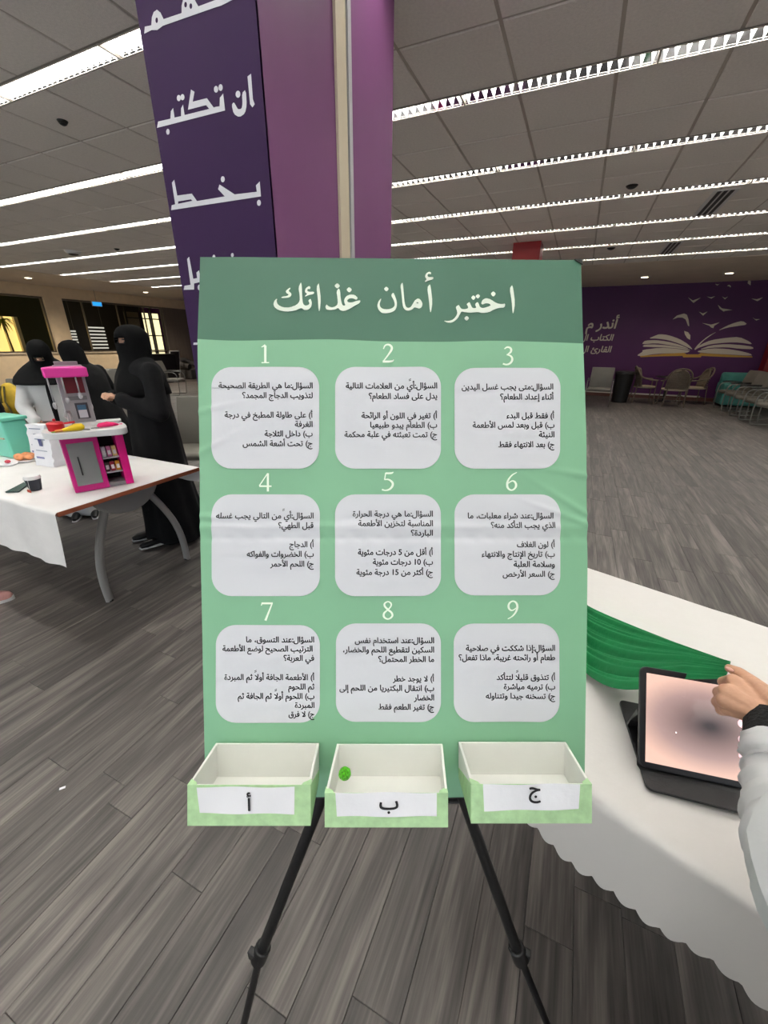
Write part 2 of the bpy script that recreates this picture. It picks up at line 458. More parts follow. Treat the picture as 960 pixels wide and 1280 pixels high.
for k, r in enumerate(rows):
    if k == 4: segs = [(CX0-.015-1.2*(i+1), 1.2) for i in range(9)]+[(CX1+.015+1.2*i, 1.2) for i in range(8)]
    else: segs = [(LX0+.03+1.2*i, 1.2) for i in range(18)]
    if k < 4: segs = [(-7.0, 13.2)]
    elif k == 4: segs = [s for s in segs if s[0] > LX0]
    kk = k-4
    nlr = {'left': 0, 'right': 0}
    for (xx, L) in sorted(segs, key=lambda q_: abs(q_[0]+q_[1]/2+1.4)):
        vis = False
        for t_ in (0, .5, 1):
            q = pix((xx+L*t_, r, CEIL))
            if q and -20 < q[0] < 980 and -20 < q[1] < 420: vis = True
        if k < 4: lab = 'long louvred strip light over the foreground floor, %s row out of view before it' % ORD[4-k if k < 3 else 1]; grp = 'long strip lights over the foreground'
        else:
            side = 'left' if xx+L/2 < -1.4 else 'right'
            where = 'left of the purple column' if side == 'left' else 'right of the purple column'
            nlr[side] += 1
            lab = 'white louvred strip light in the %s ceiling row, %s %s' % (ORD[kk], NTH[nlr[side]-1], where); grp = 'strip lights of the %s row, %s' % (ORD[kk], where)
        pk = 'p%.1f' % L; first = pk not in proto
        if first: proto[pk] = make_light(L, lab)
        o = place(proto[pk], (xx, r, CEIL), 0, lab, first, grp)

# ---- small ceiling fittings
def disc_fit(name, label, cat, p, r, m, m2=None, drop=.012, group=None):
    t = thing(name, label, cat, p, group=group)
    mb = MB(); mb.lathe([(r, 0), (r*1.0, -.003), (r*.85, -drop*.6), (r*.7, -drop)], n=20); mb.obj('body', m, t, True, world=False)
    mb = MB(); mb.lathe([(r*.6, -drop*.9), (r*.6, -drop*1.2), (r*.3, -drop*1.5)], n=16); mb.obj('lens', m2 or m, t, True, world=False)
M_dl = mat('downlight_glow', (255, 236, 205), emit=7)
for (px_, py_, lab) in [(35, 347, 'round white downlight above the leftmost window'), (182, 365, 'round white downlight beside the purple column on the far left'),
                        (806, 346, 'round downlight over the painted lettering on the purple wall'), (912, 341, 'round downlight over the painted birds on the purple wall')]:
    p = atz(px_, py_, CEIL-.006)
    ld = bpy.data.lights.new('downlight_bulb', 'SPOT'); ld.energy = 260 if px_ < 400 else 45; ld.spot_size = math.radians(150); ld.spot_blend = 1; ld.color = (1, .86, .68); ld.shadow_soft_size = .1
    lo = bpy.data.objects.new('downlight_bulb', ld); COL.objects.link(lo); lo.location = p-Vector((0, 0, .05))
    disc_fit('downlight', lab, 'downlight', p, .13, M_white, M_dl)
for (px_, py_, lab, r) in [(78, 151, 'black round detector in the ceiling between the two nearest left light rows', .038),
                           (790, 232, 'small dark ceiling sensor between second and third right light rows', .06),
                           (764, 310, 'small dark ceiling sensor near the purple wall', .07), (146, 311, 'tiny dark ceiling sensor left of the purple column', .05)]:
    disc_fit('ceiling_sensor', lab, 'sensor', atz(px_, py_, CEIL), r, M_darkmetal, M_black, .02)
disc_fit('smoke_detector', 'white round smoke detector in the ceiling on the far left', 'detector', atz(91, 314, CEIL), .14, M_white, M_darkmetal, .05)
for (a, b, lab) in [((882, 268), (906, 237), 'long dark slot air vent in the ceiling on the right, nearer one'), ((829, 317), (848, 302), 'short dark slot air vent in the ceiling on the right, farther one')]:
    p, q = atz(*a, CEIL), atz(*b, CEIL); x0 = (p.x+q.x)/2; y0, y1 = min(p.y, q.y), max(p.y, q.y)
    t = thing('slot_vent', lab, 'air vent', (x0, (y0+y1)/2, CEIL), group='slot air vents')
    mb = MB(); mb.bb(x0-.12, x0+.12, y0, y1, CEIL-.006, CEIL+.02); mb.obj('frame', M_white, t)
    for s in (-.06, 0, .06):
        mb = MB(); mb.bb(x0+s-.019, x0+s+.019, y0+.02, y1-.02, CEIL-.009, CEIL-.005); mb.obj('slot', M_black, t)

# ================================================================== WALLS
M_purple = mat('purple_wall_paint', (74, 20, 82), 0.55, var=0.1, vscale=1.2)
mb = MB(); mb.bb(XL-4, XR, YB, YB+.1, 0, CEIL+.1); wall_back = tag(mb.obj('wall_back', M_purple), kind='structure')
mb = MB(); mb.bb(-2, 3.4, YB-.03, YB, .10, .14); tag(mb.obj('baseboard_back', mat('white_skirting_cap', (190, 186, 180), 0.5)), kind='structure')
mb = MB(); mb.bb(-4, XR, YB-.025, YB, 0, .10); tag(mb.obj('trim_3', mat('brown_skirting', (88, 50, 42), 0.5)), kind='structure')
mb = MB(); mb.bb(XR, XR+.1, YF, YB, 0, CEIL+.1); tag(mb.obj('wall_right', mat('beige_paint', (200, 184, 160), 0.8)), kind='structure')
# left wall with two openings
M_beige = mat('beige_stone_wall', (228, 206, 172), 0.75, var=0.06, vscale=5, bump=0.2, bscale=20)
M_gwood = mat('grey_brown_panel', (112, 101, 90), 0.7, var=0.08, vscale=3, stretch=(1, 4, .3))
mb = MB()
W1, W2 = (2.0, 8.74), (9.28, 13.1)
WT, WS = 2.77, 1.1
for a, b in ((YF, W1[0]), (W1[1], W2[0])): mb.bb(XL-.2, XL, a, b, 0, CEIL)
mb.bb(XL-.2, XL, W1[0], W1[1], 0, WS); mb.bb(XL-.2, XL, W1[0], W1[1], WT, CEIL)
mb.bb(XL-.2, XL, W2[0], 12.1, 0, WS); mb.bb(XL-.2, XL, W2[0], YB, WT, CEIL)
wall_left = tag(mb.obj('wall_left', M_beige), kind='structure')
mb = MB(); mb.bb(XL-.2, XL, 13.1, YB, 0, WT); mb.obj('wood_panel', M_gwood, wall_left)
def glass_mat():
    m = bpy.data.materials.new('window_glass'); m.use_nodes = True; nt = m.node_tree
    b = nt.nodes['Principled BSDF']; b.inputs['Transmission Weight'].default_value = 1; b.inputs['Roughness'].default_value = 0
    b.inputs['Base Color'].default_value = (.9, .93, .9, 1); b.inputs['IOR'].default_value = 1.1
    return m
M_glass = glass_mat()
M_alu = mat('aluminium_frame', (120, 112, 104), 0.35, 0.7)
for n_, (a, b), z0 in ((1, W1, WS), (2, W2, WS)):
    mb = MB(); fw = .05
    mb.bb(XL-.16, XL-.08, a, a+fw, z0, WT); mb.bb(XL-.16, XL-.08, b-fw, b, z0, WT); mb.bb(XL-.16, XL-.08, a, b, WT-fw, WT); mb.bb(XL-.16, XL-.08, a, b, z0, z0+fw)
    for v in ([5.3, 7.0] if n_ == 1 else [9.95, 11.2, 12.3]): mb.bb(XL-.14, XL-.10, v-.02, v+.02, z0, WT)
    wf = tag(mb.obj('window_%d' % n_, M_alu), kind='structure')
    mb = MB(); mb.bb(XL-.125, XL-.119, a+.02, b-.02, z0+.02, WT-.02); mb.obj('glass_pane', M_glass, wf)
mb = MB(); mb.bb(XL-.05, XL+.04, W1[0], W1[1], WS-.03, WS+.012); mb.bb(XL-.05, XL+.04, W2[0], 12.1, WS-.03, WS+.012)
tag(mb.obj('trim_4', mat('stone_sill', (205, 190, 165), 0.6)), kind='structure')
# room beyond
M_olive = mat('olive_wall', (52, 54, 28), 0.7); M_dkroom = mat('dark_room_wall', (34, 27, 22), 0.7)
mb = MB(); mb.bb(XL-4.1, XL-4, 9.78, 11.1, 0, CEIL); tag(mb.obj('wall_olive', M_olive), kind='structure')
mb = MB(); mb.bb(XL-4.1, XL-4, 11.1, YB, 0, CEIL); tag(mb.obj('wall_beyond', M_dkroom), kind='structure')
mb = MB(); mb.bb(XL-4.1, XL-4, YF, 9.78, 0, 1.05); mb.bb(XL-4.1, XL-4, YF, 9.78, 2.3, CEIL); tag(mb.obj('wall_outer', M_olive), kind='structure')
M_day = mat('daylit_pane', (255, 240, 190), emit=1.1)
M_blind = mat('glowing_white_slat', (235, 230, 222), 0.6, emit=.55)  # slight emission stands for daylight on the slats
def on_left(px_, py_, X): return atx(px_, py_, X)
# yellow lit outer window with a palm, seen through window 1
mb = MB()
mb.bb(XL-4.12, XL-3.98, 9.68, 9.80, 1.05, 2.3); mb.bb(XL-4.12, XL-3.98, 9.3, 9.34, 1.05, 2.3); mb.bb(XL-4.12, XL-3.98, 7.2, 7.24, 1.05, 2.3); mb.bb(XL-4.12, XL-3.98, YF, 9.7, 1.02, 1.07)
wf = tag(mb.obj('window_3', mat('pale_frame', (215, 205, 170), .5)), kind='structure')
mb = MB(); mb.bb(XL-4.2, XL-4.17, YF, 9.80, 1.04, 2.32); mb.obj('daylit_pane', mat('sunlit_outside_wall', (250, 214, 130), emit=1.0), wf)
pl = thing('palm_plant', 'yellow-green palm fronds outside the leftmost window', 'palm', (XL-3.5, 8.9, 0))
M_palm = mat('palm_leaf', (150, 165, 50), .6)
pc = atx(3, 402, XL-3.5)
mb = MB(); mb.tube([(pc.x, pc.y+.1, 0), (pc.x, pc.y+.05, 1.2), (pc.x, pc.y, pc.z)], [.05, .03, .02], 8); mb.obj('stem', mat('palm_stem', (110, 90, 50)), pl, True)
for k in range(22):
    a = 2*PI*k/22+random.random()*.2; l = .32+random.random()*.2; dz = random.uniform(-.1, .3)
    pts = [pc+Vector((math.sin(a)*.2*t_, math.cos(a)*l*t_, dz*t_+.25*t_-.55*t_*t_)) for t_ in (0, .3, .6, .8, 1)]
    mb = MB(); mb.tube(pts, [.012, .03, .035, .02, .003], 5, flat=.25); mb.obj('frond', M_palm, pl, True)
# blinds and tall daylight windows seen through window 2
for i, (a, b) in enumerate((((84, 412), (101, 440)), ((108, 407), (137, 441)))):
    p, q = atx(a[0], a[1], XL-3.5), atx(b[0], b[1], XL-3.5)
    t = thing('slatted_blind', ['white slatted blind behind the glass, left one', 'white slatted blind behind the glass, right one'][i], 'blind', (XL-3.5, (p.y+q.y)/2, q.z), group='blinds behind the glass')
    n = 8
    for k in range(n):
        z = q.z+(p.z-q.z)*(k+.5)/n
        mb = MB(); mb.bb(XL-3.52, XL-3.47, p.y, q.y, z-.028, z+.028); mb.obj('slat', M_blind, t)
    for yy in (p.y+.05, q.y-.05): mb = MB(); mb.tube([(XL-3.495, yy, q.z), (XL-3.495, yy, CEIL-.005)], .006, 6); mb.obj('cord', M_alu, t)
p0, p1 = atx(176, 388, XL-.6), atx(205, 441, XL-.6)
mb = MB()
ya, yb = 12.05, 13.7
for v in (ya, ya+.68, ya+1.14, yb): mb.bb(XL-.92, XL-.86, v-.03, v+.03, 0, WT)
for z in (1.05, 1.7, 2.35): mb.bb(XL-.92, XL-.86, ya, yb, z-.02, z+.02)
wf = tag(mb.obj('window_4', M_black), kind='structure')
for k, (a, b, m) in enumerate(((ya, ya+.62, mat('grey_curtain', (120, 108, 90), .8)), (ya+.75, ya+1.08, M_day), (ya+1.2, yb-.1, M_day))):
    mb = MB(); mb.bb(XL-1.0, XL-.97, a, b, .3, WT-.2); mb.obj('window_pane', m, wf)
# blue exit sign
p = atx(121, 380, XL+.3)
t = thing('exit_sign', 'small blue lit sign hanging in front of the dark glass on the left', 'sign', p)
mb = MB(); mb.box(p, (.03, .34, .15)); mb.obj('housing', M_white, t)
mb = MB(); mb.box(p+Vector((.018, 0, 0)), (.006, .31, .12)); mb.obj('lit_face', mat('blue_sign_face', (40, 150, 225), emit=1.0), t)
mb = MB(); mb.tube([p+Vector((0, 0, .07)), (p.x, p.y, CEIL)], .006, 6); mb.obj('rod', M_alu, t)

# ---- painted mural and lettering on the purple wall
M_mural = mat('cream_mural_paint', (205, 196, 184), 0.6); M_gold = mat('gold_mural_paint', (196, 150, 62), 0.6)
def wallpt(cx, cy, ox, oy, s): return aty(ox+cx/s, oy+cy/s, YB-.004)
def mural(name, loops, m, ox=770, oy=340, s=5.053, it=1):
    vs, fs = fill2d([smooth_poly([(a, -b) for a, b in lp], it) for lp in loops])
    mb = MB(); mb.add([wallpt(a, -b, ox, oy, s) for a, b in vs], fs); return mb.obj(name, m, wall_back)
book = [[(275,392),(330,398),(400,422),(455,455),(488,492),(450,475),(400,452),(330,430),(260,420),(205,420),(245,403)],
 [(170,445),(185,433),(250,430),(330,440),(400,458),(470,488),(400,472),(330,460),(250,449),(165,457)],
 [(165,472),(180,458),(260,458),(350,466),(440,482),(480,497),(400,484),(300,476),(215,474)],
 [(130,527),(170,503),(165,492),(280,478),(380,484),(470,498),(450,510),(400,512),(250,516),(160,532)],
 [(498,490),(540,455),(600,430),(700,415),(780,410),(845,440),(862,458),(780,445),(700,445),(600,455),(540,472)],
 [(520,492),(600,462),(700,455),(800,462),(865,472),(868,488),(780,485),(700,475),(600,478)],
 [(515,507),(520,497),(600,482),(700,485),(780,498),(850,515),(862,530),(700,520),(600,515)],
 [(492,490),(520,455),(580,405),(640,375),(600,400),(545,440),(506,492)], [(640,372),(700,340),(750,320),(800,308),(832,332),(760,342),(700,352)]]
for lp in book: mural('painted_page', [lp], M_mural)
mural('painted_spine', [[(150,530),(300,517),(430,510),(445,520),(520,520),(535,512),(700,522),(860,532),(862,540),(700,537),(540,530),(535,539),(425,539),(420,530),(300,532),(155,538)]], M_gold, it=0)
birds = [[(455,160),(485,180),(535,162),(490,195),(478,185)], [(357,300),(385,275),(430,262),(448,270),(458,300),(463,342),(455,340),(440,300),(420,288),(390,288)],
 [(430,372),(455,380),(470,400),(468,428),(450,418),(435,395)], [(543,322),(600,332),(655,318),(620,340),(615,355),(600,350),(590,340)], [(643,207),(670,230),(735,240),(690,245),(680,250),(655,232)],
 [(523,250),(548,262),(578,250),(550,276)], [(573,155),(600,160),(627,152),(602,168)], [(670,155),(688,164),(708,155),(688,173)], [(855,168),(890,172),(928,160),(905,178),(893,184)],
 [(862,287),(880,298),(910,298),(885,306)], [(835,45),(852,60),(850,85),(832,72)], [(625,75),(645,78),(655,73),(640,86)], [(700,88),(715,80),(727,90),(722,98),(715,90)]]
for lp in birds: mural('painted_bird', [lp], M_mural, it=0)
def walltext(t, rx, by, hgt, width=None, shear=.12):
    vs, fs, wd = text2d(t, .022); nb = next(i for i, f in enumerate(fs) if len(f) == 4); n0 = fs[nb][0]
    p = aty(rx, by, YB-.004); k = hgt/.70; kx = k if width is None else width/wd
    mb = MB(); mb.add([Vector((p.x+x*kx+y*k*shear, p.y-(0 if i < n0 else .001+((i-n0)//4)*2e-5), p.z+y*k)) for i, (x, y) in enumerate(vs)], fs); return mb.obj('painted_lettering', M_mural, wall_back)
walltext('أندر م', 770, 410.5, .27); walltext('الكتاب ال', 765.5, 425.7, .17); walltext('القارئ ال', 763, 440.3, .17)

# ================================================================== BIG PURPLE COLUMN
M_cp = mat('dark_purple_vinyl', (50, 25, 66), 0.55, var=0.05, vscale=2, spec=.2)
M_cm = mat('mauve_vinyl', (126, 78, 122), 0.5, var=0.05, vscale=2, spec=.25)
M_cream = mat('cream_trim', (228, 215, 188), 0.5)
col = thing('square_column', 'tall purple square column with white lettering and cream corner strips', 'column', ((CX0+CX1)/2, (CY0+CY1)/2, 0))
mb = MB(); mb.bb(CX0+.01, CX1-.01, CY0+.01, CY1-.01, 0, CEIL-.002); mb.obj('core', M_cm, col)
mb = MB(); mb.bb(CX0, CX1, CY0, CY0+.01, 0, CEIL-.003); front = mb.obj('front_panel', M_cp, col)
ys = [aty(1, 1, 1)]*0
def side_y(px_, py_): return atx(px_, py_, CX1).y
ya, yb, yc, yd = side_y(425.5, 200), side_y(436, 260), side_y(437.5, 260), side_y(440, 320)
y1_, y2_, y3_, y4_ = side_y(418.5, 100), side_y(430.5, 100), side_y(433, 100), side_y(437, 100)
mb = MB(); mb.bb(CX1-.01, CX1, CY0+.0005, y1_-.002, 0, CEIL-.003); mb.obj('side_panel', M_cm, col)
mb = MB(); mb.bb(CX1-.01, CX1, y4_+.002, CY1, 0, CEIL-.003); mb.obj('side_panel', M_cm, col)
mb = MB(); mb.bb(CX1-.01, CX1+.012, y1_, y2_, 0, CEIL-.003); mb.obj('trim_strip', M_cream, col)
mb = MB(); mb.bb(CX1-.01, CX1+.012, y3_, y4_, 0, CEIL-.003); mb.obj('trim_strip', mat('white_trim', (205, 203, 205), .45), col)
mb = MB(); mb.bb(CX1-.01, CX1+.003, y2_, y3_, 0, CEIL-.003); mb.obj('shadow_gap', M_black, col)
mb = MB(); mb.bb(CX0, CX0+.01, CY0+.0105, CY1, 0, CEIL-.003); mb.obj('side_panel', M_cp, col)
M_let = mat('white_vinyl_letter', (212, 212, 216), 0.5)
def oval(cx, cy, rx, ry, n=14): return [(cx+rx*math.cos(2*PI*k/n), cy+ry*math.sin(2*PI*k/n)) for k in range(n)]
def coltext(name, groups, ox, oy, s):
    for loops in groups:
        vs, fs = fill2d([[(a, -b) for a, b in lp] for lp in loops])
        mb = MB(); mb.add([aty(ox+a/s, oy-b/s, CY0-.0015) for a, b in vs], fs); mb.obj(name, M_let, front)
coltext('column_letter', [
 [[(787,540),(812,520),(825,700),(838,735),(822,758),(805,735)]],
 [smooth_poly([(675,740),(690,720),(705,745),(720,772),(745,768),(752,735),(748,655),(775,632),(782,740),(770,800),(730,828),(690,805)], 1)], [oval(720, 665, 17, 25)],
 [[(148,903),(156,858),(243,838),(246,785),(262,762),(272,830),(318,820),(318,765),(332,738),(343,812),(520,768),(560,755),(590,750),(592,690),(615,660),(628,775),(628,780)]],
 [[(367,775),(388,632),(413,648),(400,718),(500,693),(548,758),(520,772),(495,742)]],
 [oval(302, 692, 14, 22)], [oval(328, 686, 14, 22)], [oval(565, 630, 15, 24)], [oval(597, 618, 15, 24)], [oval(225, 930, 12, 21)],
 [[(58,238),(62,188),(108,178),(112,120),(125,85),(148,68),(172,88),(195,135),(322,92),(322,40),(332,0),(345,-40),(400,-45),(420,10),(440,45),(560,0),(700,-50),(710,-15),(600,40),(560,52),(190,182),(150,212),(110,212)],
  oval(146, 143, 9, 20), oval(350, 33, 10, 20), oval(387, 43, 10, 20)]], 170, 0, 5.647)
coltext('column_letter', [
 [[(95,430),(100,388),(130,380),(102,195),(122,168),(148,305),(272,288),(318,352),(555,312),(498,250),(510,210),(640,295),(830,272),(822,218),(855,183),(865,312)], [(155,355),(265,337),(278,350),(155,376)]],
 [oval(538, 165, 17, 26)], [oval(848, 367, 17, 26)],
 [[(203,1113),(210,1078),(262,1070),(232,848),(250,830),(285,1018),(318,1012),(312,965),(335,945),(345,1000),(560,960),(560,1000),(350,1045),(292,1058),(292,1110)]], [oval(337, 1092, 15, 24)], [oval(462, 830, 12, 18)], [oval(620, 815, 12, 18)],
 [[(285,1585),(288,1565),(420,1560),(420,1580)]]], 200, 200, 6.857)

# ---- red columns
def red_column(label, x0, x1, y0, y1):
    t = thing('red_column', label, 'column', ((x0+x1)/2, (y0+y1)/2, 0))
    mb = MB(); mb.bb(x0, x1, y0, y1, .1, CEIL-.006); mb.obj('shaft', mat('red_laminate', (140, 14, 20), .35), t)
    mb = MB(); mb.bb(x0-.015, x1+.015, y0-.015, y1+.015, 0, .1); mb.obj('plinth', mat('dark_plinth', (60, 20, 20), .5), t)
pr = atz(642, 303, CEIL); pr2 = atz(673, 303, CEIL)
red_column('dark red square column behind the poster board, reaching the ceiling', pr.x, pr.x+.45, pr.y, pr.y+.45)
pr = aty(951, 463, 14.62)
red_column('bright red column at the right edge beside the purple wall', pr.x+.05, pr.x+.6, 14.62, 14.98)

# ================================================================== POSTER BOARD on its easel
DP = .628; S = DP/F
def PC(px_, py_): return ((px_-480)*S, -(py_-640)*S)
def camp(x, y, z): return EYE + R3 @ Vector((x, y, z))       # metres in the poster's own upright frame
def ripple(x, y):
    px_, py_ = x/S+480, 640-y/S
    r = .0006*math.sin(x*31+1.2+y*7)*math.sin(y*17+x*5)+.0007*math.sin(x*55+y*20)*(.5+.5*math.sin(y*9))
    r += .0016*math.exp(-((py_-659)/5.)**2)*(1+.3*math.sin(px_*.13)) - .0012*math.exp(-((py_-673)/4.)**2)*(1+.5*math.sin(px_*.27))
    for cx, cy, a, ln in ((250, 515, -.25, 40), (252, 565, -.5, 45), (735, 595, .18, 55), (735, 655, .35, 60), (252, 645, .1, 40), (730, 640, .55, 70)):
        dx, dy = px_-cx, py_-cy; u = dx*math.cos(a)+dy*math.sin(a); v = -dx*math.sin(a)+dy*math.cos(a)
        r += .0021*math.exp(-(v/3.2)**2)*math.exp(-(u/ln)**2)
    return r
pb_anchor = camp(*PC(493, 996), -DP)
poster = thing('poster_board', 'green food quiz poster board with nine numbered white question panels', 'poster', pb_anchor, rot=R3)
M_hdr = mat('dark_green_print', (62, 108, 86), 0.5, var=0.02, vscale=10)
M_grn = mat('light_green_print', (128, 180, 144), 0.5, var=0.03, vscale=6)
M_pan = mat('white_print', (212, 213, 218), 0.5, var=0.01, vscale=10)
M_num = mat('cream_numeral_print', (238, 248, 232), 0.5); M_ink = mat('dark_text_print', (30, 29, 33), 0.6)
M_edge = mat('foam_board_edge', (225, 228, 222), 0.7)
def ledge(y): # left and right edge of the sheet in px at px-row y
    pts = [(321, 250, 726), (425, 247, 729), (560, 249, 733), (700, 251, 734.5), (860, 254, 732.5), (1000, 257, 730)]
    for a, b in zip(pts, pts[1:]):
        if y <= b[0]:
            t_ = max(0, (y-a[0])/(b[0]-a[0])); return a[1]+(b[1]-a[1])*t_, a[2]+(b[2]-a[2])*t_
    return pts[-1][1:]
def sheet(y0, y1, nx, ny, dz, fn_top=None, fn_bot=None):
    vs = []; fs = []
    for j in range(ny+1):
        for i in range(nx+1):
            u = i/nx; py_ = (y0(u)*(1-j/ny)+y1(u)*j/ny); a, b = ledge(py_); px_ = a+(b-a)*u
            x, y = PC(px_, py_); vs.append(camp(x, y, -DP+ripple(x, y)+dz))
    for j in range(ny):
        for i in range(nx): k = j*(nx+1)+i; fs.append((k, k+nx+1, k+nx+2, k+1))
    return vs, fs
hb = lambda u: 424+4*u+1.2*math.sin(u*14)
vs, fs = sheet(lambda u: 321+4*u, hb, 120, 30, 0); mb = MB(); mb.add(vs, fs); mb.obj('header_band', M_hdr, poster, 2)
vs, fs = sheet(hb, lambda u: 997, 140, 190, 0); mb = MB(); mb.add(vs, fs); mb.obj('poster_sheet', M_grn, poster, 2)
mb = MB()
ring_f, ring_b = [], []
prof = [(ledge(y)[0], y) for y in (321, 425, 560, 700, 860, 997)]+[(ledge(y)[1], y) for y in (997, 860, 700, 560, 425, 325)]
mb.prism([(a, b) for a, b in prof], lambda a, b, c: camp(*PC(a, b), -DP-.0022-c), .007); mb.obj('foam_board', M_edge, poster)
def printed(name, vs, fs, m, par, dz):
    out = []
    for a, b in vs:
        x, y = PC(a, b); out.append(camp(x, y, -DP+ripple(x, y)+dz))
    mb = MB(); mb.add(out, fs); return mb.obj(name, m, par, 2)
def rounded_grid(x0, y0, x1, y1, r):
    n = 64; nx = 36; vs = []; fs = []
    ys = [y0+(y1-y0)*(j/n) for j in range(n+1)]
    ys = sorted(set(ys+[y0+r*(1-math.cos(a*PI/16)) for a in range(0, 8)]+[y1-r*(1-math.cos(a*PI/16)) for a in range(0, 8)]))
    for y in ys:
        d = min(y-y0, y1-y); ins = r-math.sqrt(max(0, r*r-(r-min(d, r))**2))
        for i in range(nx+1): vs.append((x0+ins+(x1-x0-2*ins)*i/nx, y))
    for j in range(len(ys)-1):
        for i in range(nx): k = j*(nx+1)+i; fs.append((k, k+nx+1, k+nx+2, k+1))
    return vs, fs
Q = [
 ((265,459,399,586), [('السؤال:ما هي الطريقة الصحيحة',391,485.6,274),('لتذويب الدجاج المجمد؟',391,497.8,303.2),('أ) على طاولة المطبخ في درجة',391,522.2,281.6),('الغرفة',391,533.8,368.8),('ب) داخل الثلاجة',391,545.6,331),('ج) تحت أشعة الشمس',391,557.8,304)]),
 ((419,459,551,586), [('السؤال:أيّ من العلامات التالية',546.3,486,432.3),('يدل على فساد الطعام؟',546.3,498.8,461),('أ) تغير في اللون أو الرائحة',546.3,523.1,452),('ب) الطعام يبدو طبيعيًا',546.3,534.8,462.8),('ج) تمت تعبئته في علبة محكمة',546.3,546.6,430.6)]),
 ((568,460,700,586), [('السؤال:متى يجب غسل اليدين',691,487.1,576.9),('أثناء إعداد الطعام؟',691.5,499.7,624.7),('أ) فقط قبل البدء',692.4,523.1,632.6),('ب) قبل وبعد لمس الأطعمة',692.7,534.8,590.6),('النيئة',692.7,546.6,673),('ج) بعد الانتهاء فقط',692.7,559.1,622.8)]),
 ((265,618,400,745), [('السؤال:أيّ من التالي يجب غسله',392.3,647.9,270.9),('قبل الطهي؟',392.3,660,348.2),('أ) الدجاج',392.5,683.7,361.9),('ب) الخضروات والفواكه',392.5,695.7,308.8),('ج) اللحم الأحمر',392.5,708,337.9)]),
 ((419,618,551,745), [('السؤال:ما هي درجة الحرارة',541,645.6,440.9),('المناسبة لتخزين الأطعمة',541,657.4,447.8),('الباردة؟',541,669.4,513.4),('أ) أقل من 5 درجات مئوية',541,693.4,447.4),('ب) 10 درجات مئوية',541,705.6,466),('ج) أكثر من 15 درجة مئوية',541,718.4,445.6)]),
 ((568,618,700,744), [('السؤال:عند شراء معلبات، ما',691,647.9,584.4),('الذي يجب التأكد منه؟',693,659.7,613),('أ) لون الغلاف',693,683.7,645.7),('ب) تاريخ الإنتاج والانتهاء',693,695.7,601.6),('وسلامة العلبة',693,708.4,641.6),('ج) السعر الأرخص',693,720.6,627.9)]),
 ((270,781,400,903), [('السؤال:عند التسوق، ما',393,802.4,307.9),('الترتيب الصحيح لوضع الأطعمة',391,813.7,278.4),('في العربة؟',393,825.3,354.8),('أ) الأطعمة الجافة أولاً ثم المبردة',393.3,849.3,280.9),('ثم اللحوم',393.3,860.9,360.6),('ب) اللحوم أولاً ثم الجافة ثم',393.3,872.8,297.6),('المبردة',393.3,884,368.8),('ج) لا فرق',393.3,895.3,360.9)]),
 ((420,779,551,902), [('السؤال:عند استخدام نفس',542.5,803.4,443.5),('السكين لتقطيع اللحم والخضار،',542.5,815,429),('ما الخطر المحتمل؟',542.5,826.8,472.8),('أ) لا يوجد خطر',542.5,851,491),('ب) انتقال البكتيريا من اللحم إلى',542.5,862.8,424.4),('الخضار',542.5,874.6,517.2),('ج) تغير الطعم فقط',542.5,886.3,473)]),
 ((567,779,699,902), [('السؤال:إذا شككت في صلاحية',693.5,813,582),('طعام أو رائحته غريبة، ماذا تفعل؟',693.5,824.8,573),('أ) تتذوق قليلاً لتتأكد',693.5,849.3,620.4),('ب) ترميه مباشرة',693.5,861,629.4),('ج) تسخنه جيدًا وتتناوله',693.5,872.8,606.9)]),
]
def marks_of(t, rx, by, k, kx):
    """small ovals standing for shadda / tanwin are left out of the joining and drawn as short dashes above their letter"""
    res = []
    tot = sum(1 for c in t if c not in MARKS)
    n = 0
    for c in t:
        if c in MARKS: res.append(n/tot)
        else: n += 1
    return res
FS = 9.9      # font size in px of the question text
for box, lines in Q:
    vs, fs = rounded_grid(*box, 25); pan = printed('question_panel', vs, fs, M_pan, poster, .0011)
    av, af = [], []
    for t, rx, by, lx in lines:
        vs, fs, wd = text2d(t, .022); kx = (rx-lx)/wd
        n = len(av)
        av += [(rx+x*kx, by-y*FS) for x, y in vs]; af += [tuple(i+n for i in f) for f in fs]
        for fr in marks_of(t, rx, by, FS, kx):
            mx_ = rx-(rx-lx)*fr+1.5; n = len(av)
            for yo in (9.6, 11.2):
                n = len(av); av += [(mx_-1.5, by-yo+.6), (mx_+1.2, by-yo-.4), (mx_+1.2, by-yo-1.1), (mx_-1.5, by-yo-.1)]; af.append((n, n+1, n+2, n+3))
    printed('question_text', av, af, M_ink, pan, .0017)
# title, outlines drawn letter by letter
T1 = [[(836,140),(852,114),(860,135),(873,235),(862,305),(855,300),(850,220)],
 [(395,352),(430,355),(462,345),(485,315),(488,295),(476,262),(498,247),(505,262),(515,275),(535,278),(560,272),(558,258),(548,245),(568,228),(578,250),(586,268),(600,272),(615,268),(604,245),(622,228),(632,245),(637,262),(655,272),(690,262),(712,252),(700,240),(675,238),(655,248),(645,240),(655,215),(680,203),(710,212),(750,238),(785,243),(808,238),(803,266),(765,268),(730,280),(700,298),(655,304),(625,297),(600,299),(570,301),(535,297),(515,292),(505,310),(490,340),(455,366),(420,366)],
 [(708,175),(728,156),(746,175),(727,196)], [(577,202),(594,184),(611,200),(595,220)], [(606,192),(625,176),(641,190),(624,210)], [(532,338),(550,320),(568,337),(550,357)],
 [(287,132),(306,108),(312,130),(323,230),(313,298),(306,295),(298,210)],
 [(272,60),(280,38),(300,26),(314,32),(312,45),(298,40),(288,50),(296,64),(330,62),(327,78),(295,86),(274,97),(272,88),(285,78)]]
